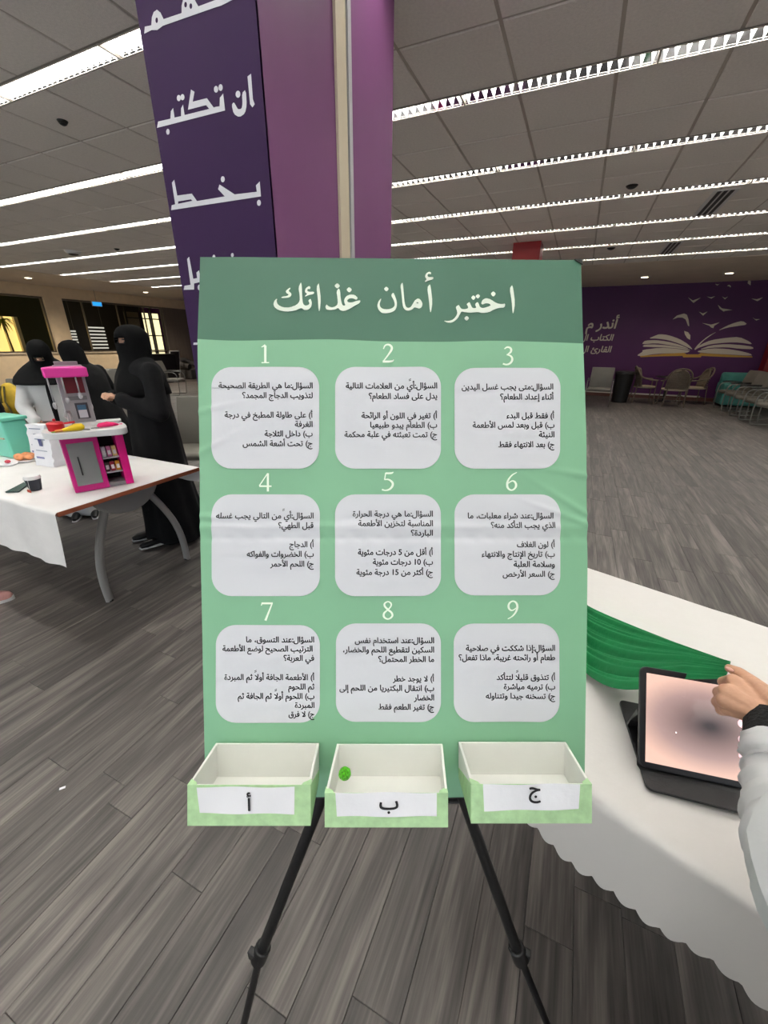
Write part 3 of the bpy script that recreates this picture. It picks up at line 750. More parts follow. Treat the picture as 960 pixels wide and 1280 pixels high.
T2 = [[(388,215),(410,180),(420,200),(430,330),(440,430),(455,475),(480,488),(510,478),(535,440),(560,395),(600,368),(630,385),(655,430),(645,475),(615,495),(585,485),(555,478),(530,505),(485,522),(445,512),(420,480),(408,400),(400,300)],
 [(275,335),(303,298),(325,345),(346,410),(345,470),(325,515),(280,540),(220,550),(165,545),(125,505),(110,455),(125,405),(152,372),(160,380),(140,430),(145,470),(180,497),(240,502),(290,490),(318,465),(320,430),(305,385)],
 [(187,258),(220,227),(252,258),(222,293)]]
T2h = [(578,425),(592,415),(608,428),(592,432)]
T3 = [[(530,362),(542,338),(560,358),(590,368),(625,358),(645,335),(642,280),(632,218),(655,188),(667,215),(672,290),(685,340),(700,352),(715,345),(705,322),(702,295),(722,262),(760,245),(802,250),(830,277),(817,297),(785,282),(752,282),(730,300),(738,318),(775,320),(815,305),(855,298),(848,325),(800,350),(750,382),(700,402),(665,392),(648,370),(625,385),(580,392),(540,388)],
 [(611,168),(640,140),(668,168),(641,196)], [(722,203),(750,175),(778,203),(751,232)], [(448,180),(470,142),(475,170),(490,290),(480,400),(468,400),(462,290)],
 [(282,185),(306,133),(314,165),(318,280),(325,335),(345,352),(375,345),(385,330),(372,305),(395,285),(408,325),(400,365),(370,392),(335,392),(315,375),(300,375),(250,398),(170,408),(100,395),(60,365),(52,335),(65,302),(88,285),(82,315),(95,345),(140,368),(205,368),(265,345),(295,310),(293,250)],
 [(128,270),(180,262),(195,250),(170,235),(165,215),(205,183),(210,195),(190,215),(220,240),(215,265),(185,280),(125,283)],
 [(340,225),(350,190),(380,170),(395,180),(390,200),(370,198),(362,212),(378,225),(428,222),(425,245),(375,255),(342,270),(348,255),(365,245)]]
hdr = [o for o in poster.children if o.name.startswith('header_band')][0]
for T, ox, oy, s in ((T1, 480, 335, 5.333), (T2, 460, 335, 9.6), (T3, 335, 335, 7.385)):
    for i, lp in enumerate(T):
        loops = [smooth_poly([(ox+a/s, -(oy+b/s)) for a, b in lp], 1)]
        if T is T2 and i == 0: loops.append([(ox+a/s, -(oy+b/s)) for a, b in T2h])
        vs, fs = fill2d(loops); printed('title_letter', [(a, -b) for a, b in vs], fs, M_num, hdr, .0013)
D = {1: [([(0,-11),(0,11)], [3.2,3.2]), ([(-5,-9),(-2,-10.5),(0,-12)], [1,2,2]), ([(-5,11.3),(5,11.3)], [1.4,1.4])],
 2: [([(-6,-6),(-4,-11),(1,-12),(5,-9),(5,-5),(1,1),(-6,10)], [1.3,2,2.4,3,3,2.2,1.5]), ([(-7,10.6),(6,10.6),(7.5,8)], [2.8,2.8,1])],
 3: [([(-5,-9),(-1,-12),(4,-10),(4,-5),(-1,-1.5)], [1.3,2.2,2.8,2.8,1.5]), ([(-2,-1.5),(4,0),(6,5),(3,10),(-2,12),(-7,10.5)], [1.5,2.4,3,2.6,2,2.2])],
 4: [([(3.2,-12),(3.2,12)], [2.8,2.8]), ([(3,-12),(-8,4.5)], [1.4,1.4]), ([(-8,5),(8,5)], [2,2])],
 5: [([(7,-12.5),(5,-10.8),(-3,-10.8)], [1,2.4,2.4]), ([(-3,-11.5),(-4.5,-2.5)], [1.5,1.5]), ([(-5,-2.5),(1,-3),(6,1),(6.5,5),(3,10),(-3,12),(-8,10.5)], [1.5,2,3,3,2.6,1.8,2])],
 6: [([(7,-12),(1,-9),(-4,-3),(-6,3),(-5,9),(0,12),(5,9),(6.5,4),(4,-.5),(0,-1),(-5,3)], [1,1.8,2.4,3,2.8,1.8,2.4,3,2.4,1.6,1.2])],
 7: [([(-7.5,-7.5),(-6.5,-11)], [1.2,1.6]), ([(-7,-10.6),(7.5,-10.6)], [2.6,2.6]), ([(7,-11),(-2,12)], [1.6,3])],
 8: [([(0,-12),(-4.5,-10),(-5,-6),(0,-1),(5.5,3),(6,8),(0,12),(-6,8.5),(-5.5,3),(0,-1),(4.5,-6),(4,-10),(0,-12)], [1.4,2.2,2.6,2.6,2.6,2.6,1.6,2.8,2.6,1.6,1.8,2.2,1.4])]}
D[9] = [([(-x, -y) for x, y in D[6][0][0]], D[6][0][1])]
for n, (cx, cy) in zip(range(1, 10), [(332,443),(485,442),(635,445),(332,603),(485,602),(639,602),(334,764),(485,763),(641,762)]):
    mb = MB()
    for pts, ws in D[n]:
        lp = stroke(pts, ws); m_ = len(lp)//2
        out = []
        for a, b in lp:
            x, y = PC(cx+a*.95, cy+b*.95); out.append(camp(x, y, -DP+ripple(x, y)+.0011))
        mb.add(out, [(i, i+1, 2*m_-2-i, 2*m_-1-i) for i in range(m_-1)])
    mb.obj('panel_numeral', M_num, poster)
mb = MB(); mb.prism([(717, 325.5), (727, 325.5), (727, 332)], lambda a, b, c: camp(*PC(a, b), -DP+.0035-c), .002); mb.obj('corner_clip', M_black, poster)

# ---- easel
easel = thing('easel', 'black telescopic tripod easel holding up the green poster board', 'easel', (-.0, .3, 0))
hor = Vector((-.3787, .8407, 0)).normalized(); rgt = Vector((hor.y, -hor.x, 0))
B0 = camp(*PC(487, 998), -DP-.022); tl = math.radians(9)
dn = Vector((0, 0, -1))*math.cos(tl)-hor*math.sin(tl); nrm = rgt.cross(dn)
def onleg(px_, py_):
    d = ray(px_, py_); return EYE+d*((B0-EYE).dot(nrm)/d.dot(nrm))
M_easel = mat('black_easel_metal', (10, 10, 11), 0.4)
for (x0, y0), (x1, y1), (x2, y2) in (((401, 1000), (326, 1191), (305, 1280)), ((580, 1000), (648, 1191), (684, 1280))):
    a, b, c = onleg(x0, y0), onleg(x1, y1), onleg(x2, y2)
    up = camp(*PC(487, 770), -DP-.03); a2 = a+(up-a)*.04
    mb = MB(); mb.tube([up, a-dn*.0+Vector((0,0,0)), b], .0095, 12); mb.obj('upper_leg_tube', M_easel, easel, True)
    d = (c-b).normalized(); ft = b+d*((0.02-b.z)/d.z)
    mb = MB(); mb.tube([b-d*.02, ft], .0068, 12); mb.obj('lower_leg_tube', M_easel, easel, True)
    dd = (b-a).normalized()
    mb = MB(); mb.tube([b-dd*.018, b-dd*.016, b+dd*.016, b+dd*.02], [.0125, .0145, .0145, .011], 14)
    mb.obj('leg_clamp', M_easel, easel, True)
    mb = MB(); mb.box(b+rgt*(-.013 if x0 < 480 else .012)+dd*.004, (.016, .012, .024)); mb.ball(b+rgt*(-.012 if x0 < 480 else -.012)-dd*.012, .004, 6); mb.obj('clamp_lever', M_black, easel, True, bevel=.002)
    mb = MB(); mb.lathe([(.012, -.02), (.013, 0), (.009, .015)], ft, 12); mb.obj('rubber_foot', M_black, easel, True)
mb = MB(); a, b = camp(*PC(388, 998), -DP-.008), camp(*PC(600, 998), -DP-.008); mb.tube([a, b], .0045, 8); mb.obj('ledge_bar', M_easel, easel, True)
mtop = camp(*PC(487, 345), -DP-.035); mbot = camp(*PC(487, 985), -DP-.035)
mb = MB(); mb.tube([mtop, mbot], .009, 10); mb.obj('mast', M_easel, easel, True)
mb = MB(); mb.tube([camp(*PC(487, 760), -DP-.05), Vector((B0.x, B0.y, 0))+hor*.55+Vector((0, 0, .02))], .008, 10); mb.obj('rear_leg', M_easel, easel, True)
mb = MB(); mb.tube([onleg(395, 1001), onleg(586, 1001)], .004, 8); mb.obj('cross_brace', M_easel, easel, True)

# ---- three answer trays
M_foam = mat('white_foam_board', (226, 226, 220), 0.7, var=0.02, vscale=20)
M_gp = mat('mottled_green_paper', (172, 208, 158), 0.7, var=0.10, vscale=90, bump=.2, bscale=40)
def tray(label, back, frontx, yt_b, yt_f, yb_f, letter, lab_px):
    zb, zf = -DP+.004, -.530
    kb, kf = -zb/F, -zf/F
    xb0, xb1 = (back[0]-480)*kb, (back[1]-480)*kb; xf0, xf1 = (frontx[0]-480)*kf, (frontx[1]-480)*kf
    tb, tf = (640-yt_b)*kb, (640-yt_f)*kf; bf = (640-yb_f)*kf; bb_ = bf-(tf-tb)*.3
    t = thing('answer_tray', label, 'tray', camp((xb0+xb1)/2, bf, zb), rot=R3, group=None)
    th = .0035
    def lerpx(s, z):  # x of left/right side at depth z
        u = (z-zb)/(zf-zb); return (xb0+(xf0-xb0)*u) if s < 0 else (xb1+(xf1-xb1)*u)
    def hexa(name, P8, m, par=t, bev=.0006):
        mb = MB(); mb.add([camp(*p) for p in P8], [(0, 1, 2, 3), (7, 6, 5, 4), (0, 4, 5, 1), (1, 5, 6, 2), (2, 6, 7, 3), (3, 7, 4, 0)]); return mb.obj(name, m, par, bevel=bev)
    hexa('back_panel', [(xb0, bb_, zb), (xb1, bb_, zb), (xb1, tb, zb), (xb0, tb, zb), (xb0, bb_, zb+th), (xb1, bb_, zb+th), (xb1, tb, zb+th), (xb0, tb, zb+th)], M_foam)
    for s, xa, xc in ((1, xb0, xf0), (-1, xb1, xf1)):
        hexa('side_panel', [(xa, bb_, zb+th), (xc, bf, zf), (xc, tf, zf), (xa, tb, zb+th), (xa+s*th, bb_, zb+th), (xc+s*th, bf, zf), (xc+s*th, tf, zf), (xa+s*th, tb, zb+th)], M_foam)
        e = -s*.0006
        hexa('side_paper', [(xa+e, bb_, zb+th), (xc+e, bf, zf), (xc+e, tf, zf), (xa+e, bb_+.014, zb+th), (xa, bb_, zb+th), (xc, bf, zf), (xc, tf, zf), (xa, bb_+.014, zb+th)], M_gp, bev=0)
    hexa('front_panel', [(xf0+th, bf, zf-th), (xf1-th, bf, zf-th), (xf1-th, tf-.001, zf-th), (xf0+th, tf-.001, zf-th), (xf0+th, bf, zf), (xf1-th, bf, zf), (xf1-th, tf-.001, zf), (xf0+th, tf-.001, zf)], M_foam)
    hexa('bottom_panel', [(xb0+th, bb_, zb+th), (xb1-th, bb_, zb+th), (xb1-th, bb_+th, zb+th), (xb0+th, bb_+th, zb+th), (xf0+th, bf, zf-th), (xf1-th, bf, zf-th), (xf1-th, bf+th, zf-th), (xf0+th, bf+th, zf-th)], M_foam)
    hexa('front_paper', [(xf0-.0006, bf-.0008, zf+.0002), (xf1+.0006, bf-.0008, zf+.0002), (xf1+.0006, tf+.0004, zf+.0002), (xf0-.0006, tf+.0004, zf+.0002), (xf0-.0006, bf-.0008, zf+.001), (xf1+.0006, bf-.0008, zf+.001), (xf1+.0006, tf+.0004, zf+.001), (xf0-.0006, tf+.0004, zf+.001)], M_gp)
    # corner patches wrapped over the rim
    for s, xc in ((1, xf0), (-1, xf1)):
        hexa('corner_patch', [(xc-s*.0008, tf-.001, zf-.012), (xc+s*.010, tf-.001, zf-.004), (xc+s*.010, tf+.0008, zf-.004), (xc-s*.0008, tf+.0008, zf-.012), (xc-s*.0008, tf-.001, zf+.0012), (xc+s*.012, tf-.001, zf+.0012), (xc+s*.012, tf+.0008, zf+.0012), (xc-s*.0008, tf+.0008, zf+.0012)], M_gp)
    kz = -(zf+.0025)/F
    lp = [((a-480)*kz, (640-b)*kz) for a, b in lab_px]
    # wavy paper slip
    vs, fs = [], []; nx, ny = 20, 6
    for j in range(ny+1):
        for i in range(nx+1):
            u, v = i/nx, j/ny
            a = Vector(lp[0])*(1-u)+Vector(lp[1])*u; b = Vector(lp[3])*(1-u)+Vector(lp[2])*u; p = a*(1-v)+b*v
            vs.append(camp(p.x, p.y, zf+.0022+.0010*math.sin(u*9+len(label))*math.cos(v*3)))
    for j in range(ny):
        for i in range(nx): k = j*(nx+1)+i; fs.append((k, k+nx+1, k+nx+2, k+1))
    mb = MB(); mb.add(vs, fs); lab_o = mb.obj('paper_label', M_paper, t, 2)
    vs, fs, wd = text2d(letter[0], .02)
    cx, cy, sz = letter[1:]
    xm = (max(v[0] for v in vs)+min(v[0] for v in vs))/2; ym = (max(v[1] for v in vs)+min(v[1] for v in vs))/2
    mb = MB(); mb.add([camp((cx-480+(x-xm)*sz)*kz, (640-cy+(y-ym)*sz)*kz, zf+.0042) for x, y in vs], fs); mb.obj('tray_letter', M_ink, lab_o)
    return t
tray('white and pale green paper tray with the left-hand single-stroke letter slip, empty', (270, 399), (235, 388), 928.5, 981, 1031, ('أ', 311.5, 1001, 24), [(246, 984), (368, 984), (368, 1018), (249, 1017)])
tray('middle paper tray holding a small green ball', (421, 553), (406.5, 559.5), 929.5, 991, 1033, ('ب', 486, 1008, 25), [(419, 991), (546, 991), (546, 1021), (421, 1021)])
tray('empty paper tray under the right side of the poster, beside the white tablecloth', (573, 707), (589, 739), 927, 980, 1028, ('ج', 668, 993, 24), [(604, 981), (725, 980), (724, 1012), (605, 1014)])
bc = camp((431-480)*.566/F, (640-967)*.566/F, -.566)
mb = MB(); mb.ball(bc, .0086, 16)
for v in mb.v:
    d = v-bc; v += d*(.10*math.sin(d.x*2600)*math.sin(d.y*2500+1)*math.sin(d.z*2700))
o = mb.obj('green_ball', mat('bright_green_glitter', (88, 190, 30), 0.3, var=.5, vscale=350, bump=.8, bscale=400), smooth=2)
tag(o, 'small bright green textured ball in the middle tray', 'ball')

# ================================================================== RIGHT TABLE, cloth, tablet, fabric, hand
TZ = .75
tdir = Vector((.955, -.297, 0)).normalized(); tnor = Vector((-tdir.y, tdir.x, 0))
torg = Vector((.150, .594, 0)) - tdir*.35                        # near left corner of the table top
TL_, TW_ = 1.75, .84
rt = thing('folding_table', 'folding table hidden under the white scalloped cloth on the right', 'table', torg+tdir*TL_/2+tnor*TW_/2)
MT = Matrix.Rotation(math.atan2(tdir.y, tdir.x), 3, 'Z')
def TP(a, b, z): return torg+tdir*a+tnor*b+Vector((0, 0, z))
mb = MB(); mb.box(TP(TL_/2, TW_/2, TZ-.022), (TL_-.01, TW_-.01, .03), MT); mb.obj('tabletop', M_white, rt)
for a in (.45, TL_-.12):
    for b in (.5, TW_-.1):
        mb = MB(); mb.tube([TP(a, b, TZ-.037), TP(a, b, 0)], .014, 8); mb.obj('leg', M_darkmetal, rt, True)
def satin():
    m = mat('white_satin_cloth', (214, 211, 207), 0.5, var=.015, vscale=5, bump=.35, bscale=9)
    m.node_tree.nodes['Principled BSDF'].inputs['Sheen Weight'].default_value = .15
    return m
def draped(name, org, dx, dy, L, W_, Z, drops, scal, res, m, label, cat, wr=.0012, edge=.03, seed=0.0):
    """cloth lying on a rectangle L x W_ with hanging sides; drops=(left,right,front,back)"""
    def axis(Ln, d0, d1, res):
        n = max(2, int(Ln/res)); A = []
        k0 = max(3, int(d0/.008)) if d0 > 0 else 0; k1 = max(3, int(d1/.008)) if d1 > 0 else 0
        A += [(0, -(1-i/k0)) for i in range(k0)]
        A += [(Ln*i/n, 0) for i in range(n+1)]
        A += [(Ln, (i+1)/k1) for i in range(k1)]
        return A
    AX, AY = axis(L, drops[0], drops[1], res if not scal else .0045), axis(W_, drops[2], drops[3], res)
    vs = []; fs = []
    for (b, tb) in AY:
        for (a, ta) in AX:
            sc_ = scal*abs(math.sin(PI*a/.0357/1.0)) if scal else 0
            sc2 = scal*abs(math.sin(PI*b/.0357)) if scal else 0
            da = abs(ta)*((drops[0] if ta < 0 else drops[1])-scal+(sc2 if not tb else 0))
            db = abs(tb)*((drops[2] if tb < 0 else drops[3])-scal+(sc_ if not ta else 0))
            d = max(da, db) if (da and db) else da+db
            if da and db: d = math.hypot(da, db)*.85
            sx = (1 if ta > 0 else -1) if da else 0; sy = (1 if tb > 0 else -1) if db else 0
            ox = oy = 0.0; z = Z
            if d > 0:
                r = .012
                if d < r*1.57: ang = d/r; o_ = r*math.sin(ang); dz = r*(1-math.cos(ang))
                else: dz = r+(d-r*1.57); o_ = r+(d-r*1.57)*.10+.006*math.sin((a+b)*19+seed)*min(1, d*6)+.004*math.sin((a-b)*41+seed)*min(1, d*6)
                nn = math.hypot(da, db)
                ox, oy = sx*o_*(da/nn), sy*o_*(db/nn); z = Z-dz
            else:
                z += wr*(math.sin(a*14+b*9+seed)*math.sin(b*11-a*4)+.8*math.sin(a*37-b*21))
                z += wr*.8
                z += .002*math.exp(-((a-.42-b*.35)/.006)**2)*edge/.03+.0018*math.exp(-((b-.5-a*.08)/.008)**2)
            p = org+dx*(a+ox)+dy*(b+oy); vs.append((p.x, p.y, z))
    nx = len(AX)
    for j in range(len(AY)-1):
        for i in range(nx-1): k = j*nx+i; fs.append((k, k+1, k+nx+1, k+nx))
    mb = MB(); mb.add(vs, fs); o = mb.obj(name, m, None, 2)
    tag(o, label, cat); return o
cloth = draped('tablecloth', torg, tdir, tnor, TL_, TW_, TZ-.002, (.16, .16, .176, .16), .013, .012, satin(), 'white tablecloth with a scalloped hem on the right table under the tablet', 'tablecloth')

# tablet in its folio
BLc = Vector((.229, .668, .770)); td = Vector((.983, .184, 0)).normalized(); tu = Vector((.210, .772, .921))-BLc
tu = (tu-td*tu.dot(td)).normalized(); tn = td.cross(tu)
MTb = Matrix((td, tu, tn)).transposed()
TBW, TBH = .255, .181
tab = thing('tablet', 'black tablet with a lit pinkish screen propped on a folded case', 'tablet', BLc)
def tbx(a, b, c): return BLc+td*a+tu*b+tn*c
def rrect(x0, y0, x1, y1, r, n=5):
    pts = []
    for cx, cy, a0 in ((x1-r, y1-r, 0), (x0+r, y1-r, 90), (x0+r, y0+r, 180), (x1-r, y0+r, 270)):
        for i in range(n+1): a = math.radians(a0+90*i/n); pts.append((cx+r*math.cos(a), cy+r*math.sin(a)))
    return pts
mb = MB(); mb.prism(rrect(0, 0, TBW, TBH, .012), tbx, -.0075); mb.obj('tablet_body', mat('black_tablet_shell', (14, 14, 20), .35), tab, bevel=.0015)
M_scr = bpy.data.materials.new('lit_screen'); M_scr.use_nodes = True
nt = M_scr.node_tree; b_ = nt.nodes['Principled BSDF']; b_.inputs['Base Color'].default_value = (.01, .01, .01, 1); b_.inputs['Roughness'].default_value = .12
tc = nt.nodes.new('ShaderNodeTexCoord'); mp = nt.nodes.new('ShaderNodeMapping'); gr = nt.nodes.new('ShaderNodeTexGradient'); gr.gradient_type = 'SPHERICAL'; rp = nt.nodes.new('ShaderNodeValToRGB')
mp.inputs['Location'].default_value = (-.46*1.7, -.52*1.9, 0); mp.inputs['Scale'].default_value = (1.7, 1.9, 1)
nt.links.new(tc.outputs['UV'], mp.inputs[0]); nt.links.new(mp.outputs[0], gr.inputs[0]); nt.links.new(gr.outputs[0], rp.inputs[0])
e = rp.color_ramp.elements; e[0].position = .0; e[0].color = rgb(240, 196, 178); e[1].position = .95; e[1].color = rgb(62, 54, 58); k_ = e.new(.35); k_.color = rgb(178, 148, 143)
nt.links.new(rp.outputs[0], b_.inputs['Emission Color']); b_.inputs['Emission Strength'].default_value = .95
def uvface(o, uvs):
    uv = o.data.uv_layers.new(name='uv')
    for l, q in zip(o.data.loops, range(len(o.data.loops))): uv.data[q].uv = uvs[o.data.loops[q].vertex_index]
mb = MB(); e0 = .011
mb.add([tbx(e0, e0, .0006), tbx(TBW-e0, e0, .0006), tbx(TBW-e0, TBH-e0, .0006), tbx(e0, TBH-e0, .0006)], [(0, 1, 2, 3)])
scr = mb.obj('screen', M_scr, tab); uvface(scr, [(0, 0), (1, 0), (1, 1), (0, 1)])
M_ic = mat('screen_icon', (255, 240, 240), emit=.9); M_ic2 = mat('screen_button', (225, 190, 195), emit=.7)
ys = [.055, .082, .109]
for yy in ys:
    mb = MB(); n = 20
    mb.add([tbx(.170+.0075*math.cos(2*PI*k/n), yy+.0075*math.sin(2*PI*k/n), .0010) for k in range(n)], [tuple(range(n))]); mb.obj('screen_button', M_ic2, scr)
    mb = MB(); mb.add([tbx(.170+.0028*math.cos(2*PI*k/n), yy+.0028*math.sin(2*PI*k/n), .0013) for k in range(n)], [tuple(range(n))]); mb.obj('screen_icon', M_ic, scr)
for (a, b, r) in ((.170, .132, .0018), (.170, .033, .0018), (.062, .072, .0014), (.140, .158, .0018), (.147, .158, .001), (.152, .157, .001), (.157, .157, .001), (.153, .148, .002)):
    mb = MB(); n = 10; mb.add([tbx(a+r*math.cos(2*PI*k/n), b+r*math.sin(2*PI*k/n), .0011) for k in range(n)], [tuple(range(n))]); mb.obj('screen_icon', M_ic, scr)
M_case = mat('black_leatherette_case', (20, 20, 22), .5, bump=.1, bscale=200)
c0 = atz(808, 988, .756); c1 = atz(775, 883, .756); base_d = Vector((.989, .148, 0)); base_u = (c1-c0).normalized()
mb = MB(); mb.prism(rrect(0, 0, .285, .205, .01), lambda a, b, c: c0+base_d*a+base_u*b+Vector((0, 0, c)), .006); mb.obj('case_base', M_case, tab, bevel=.001)
mb = MB(); pts = [c0+base_u*.03+Vector((0, 0, .006)), tbx(0, .0, -.008), tbx(0, .02, -.010), c0+base_u*.045+Vector((0, 0, .006))]
mb.add(pts+[p+td*.255 for p in pts], [(0, 1, 2, 3), (7, 6, 5, 4), (0, 4, 5, 1), (1, 5, 6, 2), (2, 6, 7, 3), (3, 7, 4, 0)]); mb.obj('case_hinge', M_case, tab)
mb = MB(); pts = [tbx(0, .09, -.008), tbx(0, .10, -.011), c0+base_u*.135+Vector((0, 0, .006)), c0+base_u*.141+Vector((0, 0, .006))]
mb.add(pts+[p+td*.25 for p in pts], [(0, 1, 2, 3), (7, 6, 5, 4), (0, 4, 5, 1), (1, 5, 6, 2), (2, 6, 7, 3), (3, 7, 4, 0)]); mb.obj('case_prop', M_case, tab)

# green fabric gathered towards the hand
M_green = mat('green_fabric', (8, 118, 64), 0.6, bump=.2, bscale=60)
gl0, gl1 = atz(735, 752, .775), atz(735, 843, .765)
gr0, gr1 = atz(918, 833, .970), atz(911, 851, .958)
gc = atz(912, 841, .93)
vs = []; fs = []; NS, NT = 60, 110
for i in range(NS+1):
    s = -.35+1.325*i/NS
    for j in range(NT+1):
        t_ = j/NT
        a = gl0*(1-t_)+gl1*t_; b = gr0*(1-t_)+gr1*t_
        p = a+(b-a)*s - tnor*(.04*math.sin(PI*min(1, max(0, s)*1.35))*t_)
        amp = .024*(1-max(0, s)*.72)
        fold = abs(math.sin(t_*PI*4.5+.5*math.sin(s*3)+.3))**.7
        fold2 = .35*abs(math.sin(t_*PI*13+s*2.))
        zz = .752+(b.z-.752)*max(0, s)**1.1
        p.z = zz+amp*(fold+fold2)*(.35+.65*math.sin(PI*min(1, max(0, t_*.96+.02)))**.5)+.012*math.sin(PI*t_)*max(0, s)
        if s > .9: p.z += 0
        vs.append(p.copy())
for i in range(NS):
    for j in range(NT): k = i*(NT+1)+j; fs.append((k, k+1, k+NT+2, k+NT+1))
mb = MB(); mb.add(vs, fs); o = mb.obj('green_cloth', M_green, None, 2)
sd = o.modifiers.new('s', 'SOLIDIFY'); sd.thickness = .0015; sd.offset = 1
tag(o, 'gathered green fabric pulled across the white table towards the hand', 'fabric')

# the hand, cuff and sleeve of the person on the right
HZ = .935
def hp(px_, py_, z): return atz(px_, py_, z+.03)
per = thing('person', 'person at the right edge in a white sleeve with black cuff holding green fabric', 'person', (.95, .55, 0))
mb = MB()
wr_ = hp(951, 892, .93)
kn = [hp(917, 851, .955), hp(908, 864, .948), hp(905, 876, .935), hp(908, 886, .920)]     # knuckles index..little
pc_ = hp(938, 872, .935)
for q, r in zip(kn, (.0115, .012, .0115, .0105)): mb.cap(wr_, q, .020, r); mb.cap(pc_, q, .020, r)
mb.cap(wr_, hp(975, 893, .925), .023, .026)
# thumb lying over the top
mb.cap(hp(962, 872, .955), hp(940, 853, .958), .016, .0120); mb.cap(hp(940, 853, .958), hp(924, 841, .955), .0118, .0098); mb.cap(hp(924, 841, .955), hp(912, 835.5, .951), .0098, .0075)
# four fingers curling down and under, each of its own length
tips = [(hp(905, 853, .930), hp(912, 855, .912)), (hp(899, 866, .922), hp(908, 868, .905)), (hp(897, 878, .912), hp(906, 880, .897)), (hp(901, 888, .901), hp(909, 890, .889))]
for q, (a, b), r in zip(kn, tips, (.0098, .0100, .0095, .0082)):
    mb.cap(q, a, r*1.06, r); mb.cap(a, b, r, r*.85)
h = mb.obj('hand', M_skin, per, world=True); remesh(h, .0022, 3)
mb = MB(); ctr = hp(912, 836.5, .9585); mb.ball(ctr, .0062, 8, (1, .7, .35), Matrix.Rotation(-.5, 3, 'Z')); mb.obj('thumb_nail', mat('nail', (212, 160, 148), .3), h, 2)
cuff_a, cuff_b = hp(948, 897, .928), hp(951, 921, .915)
mb = MB(); mb.tube([hp(961, 896, .930), hp(961, 906, .926), hp(964, 930, .918), hp(966, 938, .915)], [.028, .031, .033, .031], 24); mb.obj('black_cuff', mat('black_knit', (12, 12, 13), .95, bump=.6, bscale=200), per, True)
path = [hp(968, 930, .917), hp(970, 944, .913), hp(976, 965, .905), hp(985, 997, .90), hp(1000, 1045, .90), hp(1030, 1100, .92), hp(1100, 1170, 1.0), hp(1160, 1120, 1.15)]
pth = []; rad = []
rr = [.0375, .040, .043, .048, .058, .066, .078, .085]
for i in range(len(path)-1):
    for k in range(6):
        u = k/6; pth.append(path[i]*(1-u)+path[i+1]*u); r = rr[i]*(1-u)+rr[i+1]*u
        rad.append(r+.003*math.sin((i*6+k)*1.25)+.002*math.sin((i*6+k)*2.9))
mb = MB(); mb.tube(pth, rad, 32)
n = 32
for i, v in enumerate(mb.v):
    j = i % n; k = i//n; v += Vector((math.sin(j*1.1+k*.6), math.cos(j*.9+k*.5), math.sin(j*.6+k*.8)))*.0016
mb.obj('white_sleeve', M_coat, per, 2)
# torso and head of that person, standing beyond the right edge of the picture
sh = pth[-1]
mb = MB()
for z, rx, ry in (): pass
tc_ = Vector((sh.x+.16, sh.y-.05, 0))
mb.lathe([(.20, .05), (.19, .5), (.18, .9), (.16, 1.05), (.18, 1.25), (.17, 1.36), (.09, 1.43), (.06, 1.47)], tc_, 24, 1.0, .8); mb.obj('white_coat', M_coat, per, 2)
mb = MB(); mb.ball(tc_+Vector((0, 0, 1.57)), .11, 12, (.95, .85, 1.15)); mb.obj('headscarf', M_veil, per, 2)

# ================================================================== LEFT TABLE
LX_, LYa, LYb = -2.115, .955, 1.79
lt = thing('conference_table', 'white topped table with orange-brown edge and curved grey legs on the left', 'table', (-2.95, (LYa+LYb)/2, 0))
mb = MB(); mb.bb(-4.25, LX_, LYa, LYb, TZ-.024, TZ-.002); mb.obj('tabletop', mat('orange_brown_edge', (150, 84, 56), .5), lt, bevel=.003)
M_lg = mat('grey_table_metal', (150, 149, 146), .45)
for xe, s in ((-2.30, 1), (-4.05, -1)):
    # half-round bracket
    pts = [(1.385+.20*math.cos(a), TZ-.025-.155*math.sin(a)) for a in [PI*k/16 for k in range(17)]]
    mb = MB(); mb.prism(pts, lambda a, b, c: Vector((xe+c, a, b)), .05); mb.obj('leg_bracket', M_lg, lt, bevel=.012, seg=3)
    for yy, yf, dx_ in ((1.27, 1.215, 1), (1.51, 1.80, 1)):
        pts = []
        for k in range(11):
            u = k/10; z = .66*(1-u)
            pts.append(Vector((xe+.02-.14*u, yy+(yf-yy)*(u**1.0)+(.06 if yf > yy else -.05)*math.sin(PI*u)*1.0, z)))
        mb = MB(); mb.tube(pts, .024, 12, flat=.8); mb.obj('leg', M_lg, lt, True)
        mb = MB(); mb.lathe([(.022, 0), (.022, .012)], (pts[-1].x, pts[-1].y, 0), 12); mb.obj('foot', M_black, lt, True)
M_sheet = mat('white_plastic_sheet', (226, 224, 222), .55, var=.04, vscale=6, bump=.6, bscale=8)
draped('table_cover', Vector((-4.23, LYa, 0)), Vector((1, 0, 0)), Vector((0, 1, 0)), 4.23+LX_, LYb-LYa, TZ, (.0, .0, .285, .12), 0, .03, M_sheet,
       'thin white creased table cover hanging over the front of the left table', 'tablecloth', wr=.0008, seed=2.)

